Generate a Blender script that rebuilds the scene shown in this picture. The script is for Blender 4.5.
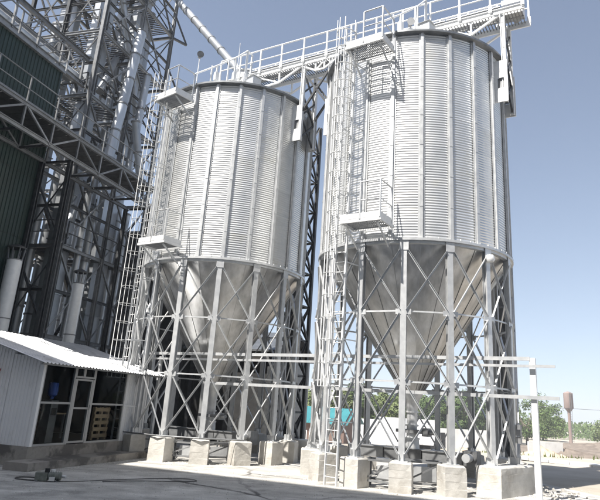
import bpy, math, random
from mathutils import Vector, Matrix
R = math.radians
rnd = random.Random(7)
scene = bpy.context.scene
for o in list(bpy.data.objects): bpy.data.objects.remove(o, do_unlink=True)
COL = scene.collection

# ------------------------------------------------------------------ camera
cd = bpy.data.cameras.new("camera"); cam = bpy.data.objects.new("camera", cd); COL.objects.link(cam)
PITCH, ROLL = 0.30828, 0.06108
fwd = Vector((0, math.cos(PITCH), math.sin(PITCH))); up0 = Vector((0, -math.sin(PITCH), math.cos(PITCH))); rt0 = Vector((1, 0, 0))
rt = rt0*math.cos(ROLL)+up0*math.sin(ROLL); up = -rt0*math.sin(ROLL)+up0*math.cos(ROLL)
cam.matrix_world = Matrix(((rt.x, up.x, -fwd.x, 0), (rt.y, up.y, -fwd.y, 0), (rt.z, up.z, -fwd.z, 2.0), (0, 0, 0, 1)))
cd.sensor_fit = 'HORIZONTAL'; cd.sensor_width = 36; cd.lens = 36*593.2/600
cd.shift_x = -16.9/600; cd.shift_y = -34.2/600
cd.clip_start = 0.1; cd.clip_end = 3000
scene.camera = cam
# ------------------------------------------------------------------ sky and sun
SUN_EL, SUN_AZ = 56.0, 225.0          # azimuth clockwise from +Y: the sun stands behind the camera, to the left
world = bpy.data.worlds.new("World"); scene.world = world; world.use_nodes = True
wn = world.node_tree.nodes; wl = world.node_tree.links
bg = wn["Background"]
sky = wn.new("ShaderNodeTexSky"); sky.sky_type = 'NISHITA'; sky.sun_disc = False
sky.sun_elevation = R(SUN_EL); sky.sun_rotation = R(SUN_AZ)
sky.air_density = 1.0; sky.dust_density = 1.0; sky.ozone_density = 1.0; sky.altitude = 100
# the whole dome is lifted a little (pale summer haze) and slightly desaturated
tcw = wn.new("ShaderNodeTexCoord"); mpw = wn.new("ShaderNodeMapping"); mpw.inputs["Location"].default_value = (0, 0, 0.08); mpw.inputs["Scale"].default_value = (1, 1, 0.92)
nmw = wn.new("ShaderNodeVectorMath"); nmw.operation = 'NORMALIZE'; hsw = wn.new("ShaderNodeHueSaturation"); hsw.inputs["Saturation"].default_value = 0.74
wl.new(tcw.outputs["Generated"], mpw.inputs[0]); wl.new(mpw.outputs[0], nmw.inputs[0]); wl.new(nmw.outputs[0], sky.inputs[0])
wl.new(sky.outputs[0], hsw.inputs["Color"]); wl.new(hsw.outputs[0], bg.inputs[0]); bg.inputs[1].default_value = 0.09
sd = bpy.data.lights.new("sun", 'SUN'); sd.energy = 5.0; sd.angle = R(0.53); sd.color = (1.0, 0.955, 0.89)
sun = bpy.data.objects.new("sun", sd); COL.objects.link(sun)
sv = Vector((math.sin(R(SUN_AZ))*math.cos(R(SUN_EL)), math.cos(R(SUN_AZ))*math.cos(R(SUN_EL)), math.sin(R(SUN_EL))))
sun.rotation_euler = sv.to_track_quat('Z', 'Y').to_euler()
scene.view_settings.view_transform = 'Standard'; scene.view_settings.look = 'None'
scene.view_settings.exposure = 1.0; scene.view_settings.gamma = 1.0
scene.render.engine = 'CYCLES'
scene.cycles.max_bounces = 6; scene.cycles.diffuse_bounces = 3; scene.cycles.glossy_bounces = 3; scene.cycles.transmission_bounces = 5; scene.cycles.volume_bounces = 0

# ------------------------------------------------------------------ materials
MATS = {}
def mat(name, c1, c2=None, rough=0.6, metal=0.0, scale=3.0, detail=6, bump=0.0, bscale=30.0, rvar=0.0, objvar=0.0, stretch=None, c3=None, c3_scale=0.6, spec=0.5, c3_lo=0.5, c3_hi=0.62):
    if name in MATS: return MATS[name]
    m = bpy.data.materials.new(name); m.use_nodes = True; MATS[name] = m
    nt = m.node_tree; N = nt.nodes; L = nt.links; b = N["Principled BSDF"]
    b.inputs["Roughness"].default_value = rough; b.inputs["Metallic"].default_value = metal
    b.inputs["Specular IOR Level"].default_value = spec
    tc = N.new("ShaderNodeTexCoord"); co = tc.outputs["Object"]
    if objvar:                                    # every piece gets its own patch of the pattern
        oi0 = N.new("ShaderNodeObjectInfo"); sc = N.new("ShaderNodeMath"); sc.operation = 'MULTIPLY'; sc.inputs[1].default_value = 60.0; L.new(oi0.outputs["Random"], sc.inputs[0])
        ad = N.new("ShaderNodeVectorMath"); ad.operation = 'ADD'; L.new(co, ad.inputs[0]); L.new(sc.outputs[0], ad.inputs[1]); co = ad.outputs[0]
    if stretch:
        mp = N.new("ShaderNodeMapping"); mp.inputs["Scale"].default_value = stretch; L.new(co, mp.inputs[0]); co = mp.outputs[0]
    col = None
    if c2 is not None:
        nz = N.new("ShaderNodeTexNoise"); nz.inputs["Scale"].default_value = scale; nz.inputs["Detail"].default_value = detail; nz.inputs["Roughness"].default_value = 0.6
        L.new(co, nz.inputs["Vector"])
        rp = N.new("ShaderNodeValToRGB"); rp.color_ramp.elements[0].position = 0.32; rp.color_ramp.elements[1].position = 0.68
        rp.color_ramp.elements[0].color = (*c1, 1); rp.color_ramp.elements[1].color = (*c2, 1); L.new(nz.outputs["Fac"], rp.inputs[0]); col = rp.outputs[0]
        if c3 is not None:
            n3 = N.new("ShaderNodeTexNoise"); n3.inputs["Scale"].default_value = c3_scale; n3.inputs["Detail"].default_value = 8; n3.inputs["Roughness"].default_value = 0.65; L.new(co, n3.inputs["Vector"])
            r3 = N.new("ShaderNodeValToRGB"); r3.color_ramp.elements[0].position = c3_lo; r3.color_ramp.elements[1].position = c3_hi; L.new(n3.outputs["Fac"], r3.inputs[0])
            mx = N.new("ShaderNodeMixRGB"); L.new(r3.outputs[0], mx.inputs[0]); L.new(col, mx.inputs[1]); mx.inputs[2].default_value = (*c3, 1); col = mx.outputs[0]
        if rvar:
            mr = N.new("ShaderNodeMapRange"); mr.inputs[3].default_value = max(0.03, rough-rvar); mr.inputs[4].default_value = min(1, rough+rvar)
            L.new(nz.outputs["Fac"], mr.inputs[0]); L.new(mr.outputs[0], b.inputs["Roughness"])
    if objvar:
        oi = N.new("ShaderNodeObjectInfo"); mr = N.new("ShaderNodeMapRange"); mr.inputs[3].default_value = 1-objvar; mr.inputs[4].default_value = 1+objvar
        L.new(oi.outputs["Random"], mr.inputs[0])
        hs = N.new("ShaderNodeHueSaturation"); L.new(mr.outputs[0], hs.inputs["Value"])
        if col is None: hs.inputs["Color"].default_value = (*c1, 1)
        else: L.new(col, hs.inputs["Color"])
        col = hs.outputs[0]
    if col is None: b.inputs["Base Color"].default_value = (*c1, 1)
    else: L.new(col, b.inputs["Base Color"])
    if bump:
        nb = N.new("ShaderNodeTexNoise"); nb.inputs["Scale"].default_value = bscale; nb.inputs["Detail"].default_value = 8; L.new(co, nb.inputs["Vector"])
        bp = N.new("ShaderNodeBump"); bp.inputs["Strength"].default_value = bump; bp.inputs["Distance"].default_value = 0.02
        L.new(nb.outputs["Fac"], bp.inputs["Height"]); L.new(bp.outputs[0], b.inputs["Normal"])
    return m
SHEET = mat("galvanised_sheet", (0.62, 0.63, 0.63), (0.76, 0.76, 0.75), rough=0.38, metal=0.70, scale=1.6, rvar=0.08, objvar=0.07, c3=(0.54, 0.53, 0.47), c3_scale=0.8, c3_lo=0.56, c3_hi=0.78)
GALV = mat("galvanised_steel", (0.53, 0.54, 0.55), (0.66, 0.67, 0.67), rough=0.42, metal=0.45, scale=5, rvar=0.1, objvar=0.06)
HOPM = mat("hopper_steel", (0.40, 0.405, 0.405), (0.62, 0.62, 0.62), rough=0.35, metal=0.9, scale=1.5, rvar=0.12, objvar=0.14, stretch=(3.2, 3.2, 0.45), c3=(0.42, 0.41, 0.385), c3_scale=0.9, c3_lo=0.5, c3_hi=0.8)
WHITE = mat("zinc_white", (0.72, 0.73, 0.73), (0.82, 0.82, 0.81), rough=0.42, metal=0.15, scale=6, objvar=0.03)
ROOFM = mat("roof_edge_steel", (0.16, 0.17, 0.18), (0.26, 0.27, 0.28), rough=0.45, metal=0.7, scale=4)
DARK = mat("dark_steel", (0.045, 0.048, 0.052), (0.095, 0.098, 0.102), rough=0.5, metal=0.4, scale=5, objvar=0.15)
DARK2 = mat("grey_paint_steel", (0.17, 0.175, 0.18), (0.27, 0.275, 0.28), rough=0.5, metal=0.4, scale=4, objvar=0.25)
TRUNK = mat("elevator_casing", (0.36, 0.38, 0.40), (0.56, 0.58, 0.60), rough=0.38, metal=0.6, scale=1.5, objvar=0.15, stretch=(1, 1, 0.4))
GREEN = mat("dark_green_cladding", (0.006, 0.020, 0.016), (0.012, 0.032, 0.026), rough=0.45, scale=1.2, objvar=0.1)
HUTM = mat("pale_cladding", (0.74, 0.74, 0.74), (0.80, 0.80, 0.80), rough=0.45, scale=1.2, objvar=0.03, c3=(0.58, 0.57, 0.55), c3_scale=1.5, c3_lo=0.58, c3_hi=0.8)
HROOF = mat("hut_roof_sheet", (0.50, 0.51, 0.52), (0.68, 0.68, 0.68), rough=0.38, metal=0.6, scale=1.5, objvar=0.05, c3=(0.33, 0.32, 0.30), c3_scale=1.2, c3_lo=0.55, c3_hi=0.75)
FRAME = mat("grey_window_frame", (0.30, 0.30, 0.30), (0.36, 0.36, 0.35), rough=0.5)
CONC = mat("pier_concrete", (0.42, 0.405, 0.37), (0.58, 0.56, 0.52), rough=0.9, scale=2.5, bump=0.35, bscale=14, objvar=0.08, c3=(0.34, 0.31, 0.27), c3_scale=1.8, c3_lo=0.52, c3_hi=0.75)
PLINTH = mat("plinth_concrete", (0.24, 0.22, 0.20), (0.36, 0.34, 0.30), rough=0.9, scale=2, bump=0.4, bscale=12, c3=(0.13, 0.12, 0.11), c3_scale=1.0, c3_lo=0.50, c3_hi=0.58)
YARD = mat("yard_concrete", (0.35, 0.335, 0.31), (0.50, 0.485, 0.45), rough=0.92, scale=1.3, bump=0.3, bscale=9, c3=(0.60, 0.58, 0.54), c3_scale=0.55, c3_lo=0.50, c3_hi=0.68)
def add_cracks(m, scale, width, dark):
    nt = m.node_tree; N = nt.nodes; L = nt.links; b = N["Principled BSDF"]; src = b.inputs["Base Color"].links[0].from_socket
    tc = N.new("ShaderNodeTexCoord"); nz = N.new("ShaderNodeTexNoise"); nz.inputs["Scale"].default_value = 1.3; nz.inputs["Detail"].default_value = 6; L.new(tc.outputs["Object"], nz.inputs["Vector"])
    mx = N.new("ShaderNodeMixRGB"); mx.inputs[0].default_value = 0.22; L.new(tc.outputs["Object"], mx.inputs[1]); L.new(nz.outputs["Color"], mx.inputs[2])
    vo = N.new("ShaderNodeTexVoronoi"); vo.feature = 'DISTANCE_TO_EDGE'; vo.inputs["Scale"].default_value = scale; L.new(mx.outputs[0], vo.inputs["Vector"])
    rp = N.new("ShaderNodeValToRGB"); rp.color_ramp.elements[0].position = width*.4; rp.color_ramp.elements[1].position = width; rp.color_ramp.elements[0].color = (1, 1, 1, 1); rp.color_ramp.elements[1].color = (0, 0, 0, 1); L.new(vo.outputs["Distance"], rp.inputs[0])
    gate = N.new("ShaderNodeTexNoise"); gate.inputs["Scale"].default_value = 0.25; L.new(tc.outputs["Object"], gate.inputs["Vector"])
    gr = N.new("ShaderNodeMapRange"); gr.inputs[1].default_value = 0.45; gr.inputs[2].default_value = 0.6; L.new(gate.outputs["Fac"], gr.inputs[0])
    ml = N.new("ShaderNodeMath"); ml.operation = 'MULTIPLY'; L.new(rp.outputs[0], ml.inputs[0]); L.new(gr.outputs[0], ml.inputs[1])
    m1 = N.new("ShaderNodeMixRGB"); m1.blend_type = 'MIX'; L.new(ml.outputs[0], m1.inputs[0]); L.new(src, m1.inputs[1]); m1.inputs[2].default_value = (*dark, 1)
    # fine dusty speckle and oil stains
    sp = N.new("ShaderNodeTexNoise"); sp.inputs["Scale"].default_value = 45; sp.inputs["Detail"].default_value = 4; L.new(tc.outputs["Object"], sp.inputs["Vector"])
    sr = N.new("ShaderNodeMapRange"); sr.inputs[1].default_value = 0.3; sr.inputs[2].default_value = 0.7; sr.inputs[3].default_value = 0.8; sr.inputs[4].default_value = 1.15; L.new(sp.outputs["Fac"], sr.inputs[0])
    st = N.new("ShaderNodeTexNoise"); st.inputs["Scale"].default_value = 0.7; st.inputs["Detail"].default_value = 7; st.inputs["Roughness"].default_value = 0.7; L.new(tc.outputs["Object"], st.inputs["Vector"])
    s2 = N.new("ShaderNodeMapRange"); s2.inputs[1].default_value = 0.35; s2.inputs[2].default_value = 0.48; s2.inputs[3].default_value = 0.62; s2.inputs[4].default_value = 1.0; L.new(st.outputs["Fac"], s2.inputs[0])
    mp = N.new("ShaderNodeMapping"); mp.inputs["Rotation"].default_value = (0, 0, R(24)); mp.inputs["Scale"].default_value = (0.16, 2.2, 1); L.new(tc.outputs["Object"], mp.inputs[0])
    sw = N.new("ShaderNodeTexNoise"); sw.inputs["Scale"].default_value = 1.0; sw.inputs["Detail"].default_value = 6; sw.inputs["Roughness"].default_value = 0.6; L.new(mp.outputs[0], sw.inputs["Vector"])
    s3 = N.new("ShaderNodeMapRange"); s3.inputs[1].default_value = 0.35; s3.inputs[2].default_value = 0.62; s3.inputs[3].default_value = 0.78; s3.inputs[4].default_value = 1.12; L.new(sw.outputs["Fac"], s3.inputs[0])
    m0 = N.new("ShaderNodeMath"); m0.operation = 'MULTIPLY'; L.new(sr.outputs[0], m0.inputs[0]); L.new(s3.outputs[0], m0.inputs[1])
    mm = N.new("ShaderNodeMath"); mm.operation = 'MULTIPLY'; L.new(m0.outputs[0], mm.inputs[0]); L.new(s2.outputs[0], mm.inputs[1])
    hs = N.new("ShaderNodeHueSaturation"); L.new(m1.outputs[0], hs.inputs["Color"]); L.new(mm.outputs[0], hs.inputs["Value"]); L.new(hs.outputs[0], b.inputs["Base Color"])
add_cracks(YARD, 0.28, 0.012, (0.10, 0.095, 0.09))
DIRT = mat("dry_dirt", (0.34, 0.30, 0.25), (0.46, 0.42, 0.36), rough=0.95, scale=0.25, bump=0.5, bscale=2, c3=(0.20, 0.17, 0.12), c3_scale=0.05, c3_lo=0.5, c3_hi=0.7)
SOIL = mat("brown_soil", (0.13, 0.105, 0.085), (0.23, 0.19, 0.155), rough=0.95, scale=1.0, bump=0.7, bscale=3)
SAND = mat("sandy_soil", (0.42, 0.33, 0.24), (0.55, 0.45, 0.34), rough=0.95, scale=1.2, bump=0.7, bscale=3)
ASPH = mat("road_asphalt", (0.030, 0.030, 0.032), (0.055, 0.054, 0.054), rough=0.95, scale=1.5, bump=0.3, bscale=20, spec=0.15)
PAINT = mat("white_render", (0.60, 0.59, 0.56), (0.72, 0.71, 0.68), rough=0.85, scale=0.4, objvar=0.05, c3=(0.48, 0.46, 0.42), c3_scale=0.5, c3_lo=0.55, c3_hi=0.75)
TEAL = mat("teal_roof_sheet", (0.035, 0.17, 0.19), (0.05, 0.22, 0.24), rough=0.5, scale=1)
SLATE = mat("pale_slate_roof", (0.38, 0.375, 0.365), (0.52, 0.51, 0.50), rough=0.8, scale=0.8)
BRICKM = mat("old_brick", (0.15, 0.10, 0.085), (0.22, 0.16, 0.135), rough=0.9, scale=2)
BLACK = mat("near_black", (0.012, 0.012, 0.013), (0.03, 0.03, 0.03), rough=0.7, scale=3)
RUST = mat("rusty_tank", (0.20, 0.145, 0.125), (0.30, 0.23, 0.205), rough=0.85, scale=0.6, stretch=(1, 1, 0.3))
WOOD = mat("pallet_wood", (0.36, 0.26, 0.16), (0.50, 0.38, 0.25), rough=0.8, scale=4, stretch=(1, 6, 6))
BLUE = mat("blue_plastic", (0.03, 0.09, 0.40), (0.04, 0.12, 0.48), rough=0.3)
REDM = mat("red_paint", (0.30, 0.04, 0.03), (0.38, 0.06, 0.05), rough=0.5)
BARK = mat("bark", (0.10, 0.08, 0.06), (0.17, 0.14, 0.11), rough=0.95, scale=4)
RUBBER = mat("black_rubber", (0.06, 0.058, 0.055), (0.10, 0.097, 0.09), rough=0.6)
MACH = mat("grey_green_machine", (0.15, 0.165, 0.14), (0.26, 0.27, 0.24), rough=0.5, metal=0.3, scale=9)
def leafmat(name, a, b):
    m = mat(name, a, b, rough=0.6, scale=0.9, detail=3, objvar=0.12, spec=0.3)
    bs = m.node_tree.nodes["Principled BSDF"]
    bs.inputs["Subsurface Weight"].default_value = 0.0
    return m
LEAF = [leafmat("foliage_mid", (0.060, 0.095, 0.028), (0.11, 0.155, 0.05)), leafmat("foliage_pale", (0.085, 0.115, 0.038), (0.15, 0.18, 0.07)), leafmat("foliage_dark", (0.042, 0.075, 0.026), (0.085, 0.125, 0.042))]
def glassmat():
    m = bpy.data.materials.new("window_glass"); m.use_nodes = True; b = m.node_tree.nodes["Principled BSDF"]
    b.inputs["Base Color"].default_value = (0.75, 0.78, 0.78, 1); b.inputs["Roughness"].default_value = 0.03
    b.inputs["Transmission Weight"].default_value = 1.0; b.inputs["IOR"].default_value = 1.08
    return m
GLASS = glassmat()

# ------------------------------------------------------------------ mesh helpers
class MB:
    def __init__(s): s.v = []; s.f = []
    def box(s, c, size, ax=None):
        c = Vector(c); hx, hy, hz = (q/2 for q in size)
        X, Y, Z = ax if ax else (Vector((1, 0, 0)), Vector((0, 1, 0)), Vector((0, 0, 1)))
        i = len(s.v)
        for a in (-1, 1):
            for b in (-1, 1):
                for e in (-1, 1): s.v.append(tuple(c+X*a*hx+Y*b*hy+Z*e*hz))
        for q in ((0, 1, 3, 2), (4, 6, 7, 5), (0, 4, 5, 1), (2, 3, 7, 6), (0, 2, 6, 4), (1, 5, 7, 3)): s.f.append(tuple(i+k for k in q))
        return s
    def axes(s, p0, p1, side=None):
        p0, p1 = Vector(p0), Vector(p1); Z = (p1-p0); l = Z.length; Z = Z/l
        ref = Vector(side) if side else (Vector((0, 0, 1)) if abs(Z.z) < 0.95 else Vector((1, 0, 0)))
        X = ref.cross(Z)
        if X.length < 1e-5: X = Vector((0, 1, 0)).cross(Z)
        X.normalize(); Y = Z.cross(X)
        return X, Y, Z, l
    def bar(s, p0, p1, a, b, side=None):
        X, Y, Z, l = s.axes(p0, p1, side); return s.box((Vector(p0)+Vector(p1))/2, (a, b, l), (X, Y, Z))
    def angle(s, p0, p1, a, t=0.012, side=None):
        X, Y, Z, l = s.axes(p0, p1, side); c = (Vector(p0)+Vector(p1))/2
        s.box(c, (a, t, l), (X, Y, Z)); s.box(c+X*(a/2-t/2)+Y*(a/2+t/2), (t, a, l), (X, Y, Z)); return s
    def hbeam(s, p0, p1, w, h, t=0.02, side=None):
        X, Y, Z, l = s.axes(p0, p1, side); c = (Vector(p0)+Vector(p1))/2
        s.box(c+Y*(h/2-t/2), (w, t, l), (X, Y, Z)); s.box(c-Y*(h/2-t/2), (w, t, l), (X, Y, Z)); s.box(c, (t, h-2*t, l), (X, Y, Z)); return s
    def tube(s, p0, p1, r0, r1=None, n=10, caps=True):
        r1 = r0 if r1 is None else r1
        X, Y, Z, l = s.axes(p0, p1); i = len(s.v)
        for p, r in ((Vector(p0), r0), (Vector(p1), r1)):
            for k in range(n):
                a = 2*math.pi*k/n; s.v.append(tuple(p+X*math.cos(a)*r+Y*math.sin(a)*r))
        for k in range(n):
            k2 = (k+1) % n; s.f.append((i+k, i+k2, i+n+k2, i+n+k))
        if caps: s.f.append(tuple(i+n-1-k for k in range(n))); s.f.append(tuple(i+n+k for k in range(n)))
        return s
    def path(s, pts, r, n=6):
        for a, b in zip(pts[:-1], pts[1:]): s.tube(a, b, r, n=n)
        return s
    def lathe(s, prof, n=24, a0=0, a1=360, c=(0, 0, 0)):
        i = len(s.v); full = abs(a1-a0-360) < 1e-6; m = n if full else n+1; c = Vector(c)
        for r, z in prof:
            for k in range(m):
                a = R(a0+(a1-a0)*k/n); s.v.append((c.x+r*math.cos(a), c.y+r*math.sin(a), c.z+z))
        for j in range(len(prof)-1):
            for k in range(n):
                k2 = (k+1) % m if full else k+1
                s.f.append((i+j*m+k, i+j*m+k2, i+(j+1)*m+k2, i+(j+1)*m+k))
        return s
    def poly(s, pts, h0, h1):                       # prism over a counter-clockwise outline
        i = len(s.v); n = len(pts)
        for z in (h0, h1):
            for p in pts: s.v.append((p[0], p[1], z))
        s.f.append(tuple(i+n-1-k for k in range(n))); s.f.append(tuple(i+n+k for k in range(n)))
        for k in range(n): k2 = (k+1) % n; s.f.append((i+k, i+k2, i+n+k2, i+n+k))
        return s
    def mesh(s, name, m, smooth=None):
        me = bpy.data.meshes.new(name); me.from_pydata(s.v, [], s.f); me.update(); me.materials.append(m)
        if smooth is not None:
            me.shade_smooth()
            if smooth < 180: me.set_sharp_from_angle(angle=R(smooth))
        return me
    def build(s, name, m, parent=None, smooth=None): return place(s.mesh(name, m, smooth), name, parent)
def place(me, name, parent=None, rz=0, loc=None):
    o = bpy.data.objects.new(name, me); COL.objects.link(o); o.parent = parent
    if rz: o.rotation_euler = (0, 0, rz)
    if loc is not None: o.location = loc
    return o
def tag(o, label, cat, group=None, kind=None):
    if label: o["label"] = label
    if cat: o["category"] = cat
    if group: o["group"] = group
    if kind: o["kind"] = kind
    return o
def thing(name, label, cat, loc=(0, 0, 0), rz=0, group=None):
    o = bpy.data.objects.new(name, None); COL.objects.link(o); o.location = loc; o.rotation_euler = (0, 0, rz); o.empty_display_size = 0.3
    return tag(o, label, cat, group)
def struct(o): o["kind"] = "structure"; return o

V = Vector((0.29, 0.957, 0)); W = Vector((0.957, -0.29, 0))       # axes of the hut, tower and green building
D = Vector((0.86383, -0.50379, 0)); NN = Vector((-0.50379, -0.86383, 0))   # row of silos, and the side that faces the camera
CL = Vector((-3.534, 23.579, 0)); CR = Vector((3.359, 19.559, 0))
RV = math.atan2(V.y, V.x); RD = math.atan2(D.y, D.x)
def kv(k, v, z=0): p = W*k+V*v; return Vector((p.x, p.y, z))

# ================================================================== SETTING
def sstep(a, b, x): t = max(0, min(1, (x-a)/(b-a))); return t*t*(3-2*t)
def gz(x, y): return -3.2*sstep(33, 72, y)
xs = [-900, -500, -250, -150, -90]+[-60+2.5*i for i in range(61)]+[110, 150, 250, 500, 900]
ys = [-400, -150, -60, -30]+[-10+2.0*i for i in range(66)]+[140, 170, 220, 320, 500, 900, 1500]
g = MB()
for y in ys:
    for x in xs: g.v.append((x, y, gz(x, y)-0.004+(0 if y < 32 else rnd.uniform(-.06, .06))))
nx = len(xs)
for j in range(len(ys)-1):
    for i in range(nx-1): g.f.append((j*nx+i, j*nx+i+1, (j+1)*nx+i+1, (j+1)*nx+i))
struct(g.build("ground", DIRT, smooth=180))
yd = MB(); pts = [(-45, -40), (40, -40), (12.5, 12), (8.6, 18.2), (7.4, 22.5), (6.6, 28.5), (-45, 30)]
yd.v = [(x, y, 0.004) for x, y in pts]; yd.f = [tuple(range(len(pts)))]
struct(yd.build("yard_pavement", YARD))
kb = MB(); kd = Vector((0.70, -0.71, 0)); kn = Vector((0.71, 0.70, 0))
for i in range(18):
    c = Vector((10.6, 33.2, 0.05))+kd*(i*1.03); kb.box(c, (1.0, 1.1, 0.12), (kd, kn, Vector((0, 0, 1))))
struct(kb.build("kerb", PAINT))
r2 = MB()
for (x, y) in ((18, 47), (60, 62), (66, 58), (21, 43)): r2.v.append((x, y, gz(x, y)+0.06))
r2.f = [(0, 3, 2, 1)]
struct(r2.build("road", ASPH))

def mound(name, mt, c, rx, ry, h, seed, label):
    q = random.Random(seed); b = MB(); n, m = 40, 12; ph = [q.uniform(0, 6.28) for _ in range(6)]
    for j in range(m+1):
        t = j/m
        for k in range(n):
            a = 2*math.pi*k/n; rr = t*(1+0.13*math.sin(3*a+ph[0])+0.08*math.sin(7*a+ph[1]))
            x = c[0]+rx*rr*math.cos(a); y = c[1]+ry*rr*math.sin(a)
            hz = h*(1-t)**1.25*(1+0.25*math.sin(2.2*a+ph[2])*t*1.5)+q.uniform(-.1, .1)*h*(1-t)
            b.v.append((x, y, gz(x, y)-0.12*t+hz))
    for j in range(m):
        for k in range(n): k2 = (k+1) % n; b.f.append((j*n+k, (j+1)*n+k, (j+1)*n+k2, j*n+k2))
    o = b.build(name, mt, smooth=180); o["kind"] = "structure"; return o
mound("soil_mound", SOIL, (52, 104), 26, 9, 2.2, 3, "")
mound("soil_mound", SOIL, (34, 82), 11, 5, 1.7, 4, "")
mound("sand_mound", SAND, (21.5, 57), 6, 3.2, 1.7, 5, "")
mound("sand_mound", SAND, (24.5, 60), 4.5, 2.6, 1.3, 6, "")
mound("sand_mound", SAND, (13, 52), 7, 3, 0.9, 8, "")

# ================================================================== SILOS
RS, ZR, ZE = 3.107, 6.70, 13.67
NS, NL, NT = 22, 15, 7
SA, LA = 360/NS, 360/NL
def pol(r, a, z): return Vector((r*math.cos(R(a)), r*math.sin(R(a)), z))
cache = {}
def cm(key, fn):
    if key not in cache: cache[key] = fn()
    return cache[key]
def sheet_mesh():
    b = MB(); th = (ZE-ZR-0.02)/NT; n = 12; per = 6; rows = n*per; cols = 5
    for j in range(rows+1):
        z = th*j/rows; r = RS+0.0062*math.cos(2*math.pi*j/per)
        for k in range(cols+1):
            b.v.append(tuple(pol(r, (k/cols-0.5)*(SA-0.5), z)))
    for j in range(rows):
        for k in range(cols): i = j*(cols+1)+k; b.f.append((i, i+1, i+cols+2, i+cols+1))
    return b.mesh("wall_sheet", SHEET, 180)
def stiff_mesh():
    b = MB(); X, Y, Z = Vector((0, 1, 0)), Vector((1, 0, 0)), Vector((0, 0, 1)); h = ZE-ZR-0.03
    b.box((RS+0.075, 0, h/2), (0.075, 0.014, h), (X, Y, Z))
    for s_ in (-1, 1):
        b.box((RS+0.048, s_*0.043, h/2), (0.010, 0.066, h), (X, Y, Z)); b.box((RS+0.022, s_*0.073, h/2), (0.05, 0.012, h), (X, Y, Z))
    for i in range(7): b.box((RS+0.075, 0, 0.02+i*h/7), (0.10, 0.03, 0.05), (X, Y, Z))
    return b.mesh("stiffener", GALV)
def leg_mesh():
    b = MB(); z0, z1 = 0.74, ZR+0.02; r = RS-0.02
    X, Y, Z = Vector((0, 1, 0)), Vector((1, 0, 0)), Vector((0, 0, 1)); l = z1-z0; c = (z0+z1)/2
    b.box((r+0.075, 0, c), (0.165, 0.012, l), (X, Y, Z)); b.box((r-0.075, 0, c), (0.165, 0.012, l), (X, Y, Z)); b.box((r, 0, c), (0.012, 0.138, l), (X, Y, Z))
    for s_ in (-1, 1): b.box((r+0.055, s_*0.080, c), (0.010, 0.03, l), (X, Y, Z))
    b.box((r, 0, z0), (0.34, 0.34, 0.03), (X, Y, Z))
    for s_ in (-1, 1): b.box((r, s_*0.06, z0+0.10), (0.012, 0.30, 0.18), (X, Y, Z))
    b.box((r+0.09, 0, ZR-0.16), (0.26, 0.016, 0.30), (X, Y, Z))
    return b.mesh("leg", GALV)
LV = [0.86, 2.72, 4.62, 6.46]
def brace_mesh(i, s_):
    b = MB(); r = RS+0.055+0.012*s_
    z0, z1 = LV[i]+0.05, LV[i+1]-0.05
    p, q = pol(r, 1.6, z0 if s_ > 0 else z1), pol(r, LA-1.6, z1 if s_ > 0 else z0)
    rad = pol(1, LA/2, 0); b.angle(p, q, 0.050, 0.008, side=rad)
    return b.mesh("brace", GALV)
def strut_mesh(i):
    b = MB(); r = RS+0.03; b.angle(pol(r, 1.4, LV[i]), pol(r, LA-1.4, LV[i]), 0.042, 0.008, side=(0, 0, 1))
    for a in (2.6, LA-2.6): b.box(pol(r+0.02, a, LV[i]), (0.016, 0.15, 0.15), (pol(1, a, 0), pol(1, a+90, 0), Vector((0, 0, 1))))
    return b.mesh("strut", GALV)
def hopper_mesh():
    b = MB(); n = 12; k = 3; z0, z1 = 2.52, ZR-0.05; r0, r1 = 0.30, RS-0.06
    for j in range(n+1):
        t = j/n
        for c in range(k+1):
            b.v.append(tuple(pol(r0+(r1-r0)*t+0.004*math.sin(c*2.1), (c/k-0.5)*(SA-0.10), z0+(z1-z0)*t)))
    for j in range(n):
        for c in range(k): i = j*(k+1)+c; b.f.append((i, i+1, i+k+2, i+k+1))
    e = Vector((r1-r0, 0, z1-z0)); cc = pol(0, 0, 0)
    b.bar(pol(r0+.02, SA/2, z0), pol(r1+.012, SA/2, z1), 0.03, 0.012)
    return b.mesh("hopper_panel", HOPM, 30)
def roof_mesh():
    b = MB(); p0, p1, a = 0.35, RS+0.10, SA/2-0.03; z0, z1 = ZE+1.55, ZE+0.02
    i = [tuple(pol(p1, -a, z1)), tuple(pol(p1, a, z1)), tuple(pol(p0, a, z0)), tuple(pol(p0, -a, z0))]
    lo = [(x, y, z-0.012) for x, y, z in i]
    b.v = i+lo; b.f = [(0, 1, 2, 3), (7, 6, 5, 4), (0, 4, 5, 1), (1, 5, 6, 2), (2, 6, 7, 3), (3, 7, 4, 0)]
    b.bar(pol(p1, a, z1+0.03), pol(p0, a, z0+0.03), 0.05, 0.06)
    return b.mesh("roof_panel", GALV)
def rail_set(par, pts, h, name_post="post", m=GALV, th=0.022, mids=(0.5,), closed=False):
    for p in pts: MB().bar(p, Vector(p)+Vector((0, 0, h)), 2*th, 2*th).build(name_post, m, par)
    for a, c in zip(pts[:-1], pts[1:]):
        MB().tube(Vector(a)+Vector((0, 0, h)), Vector(c)+Vector((0, 0, h)), th*1.1, n=8).build("top_rail", m, par, 60)
        for q in mids: MB().tube(Vector(a)+Vector((0, 0, h*q)), Vector(c)+Vector((0, 0, h*q)), th*0.8, n=8).build("mid_rail", m, par, 60)
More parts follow.
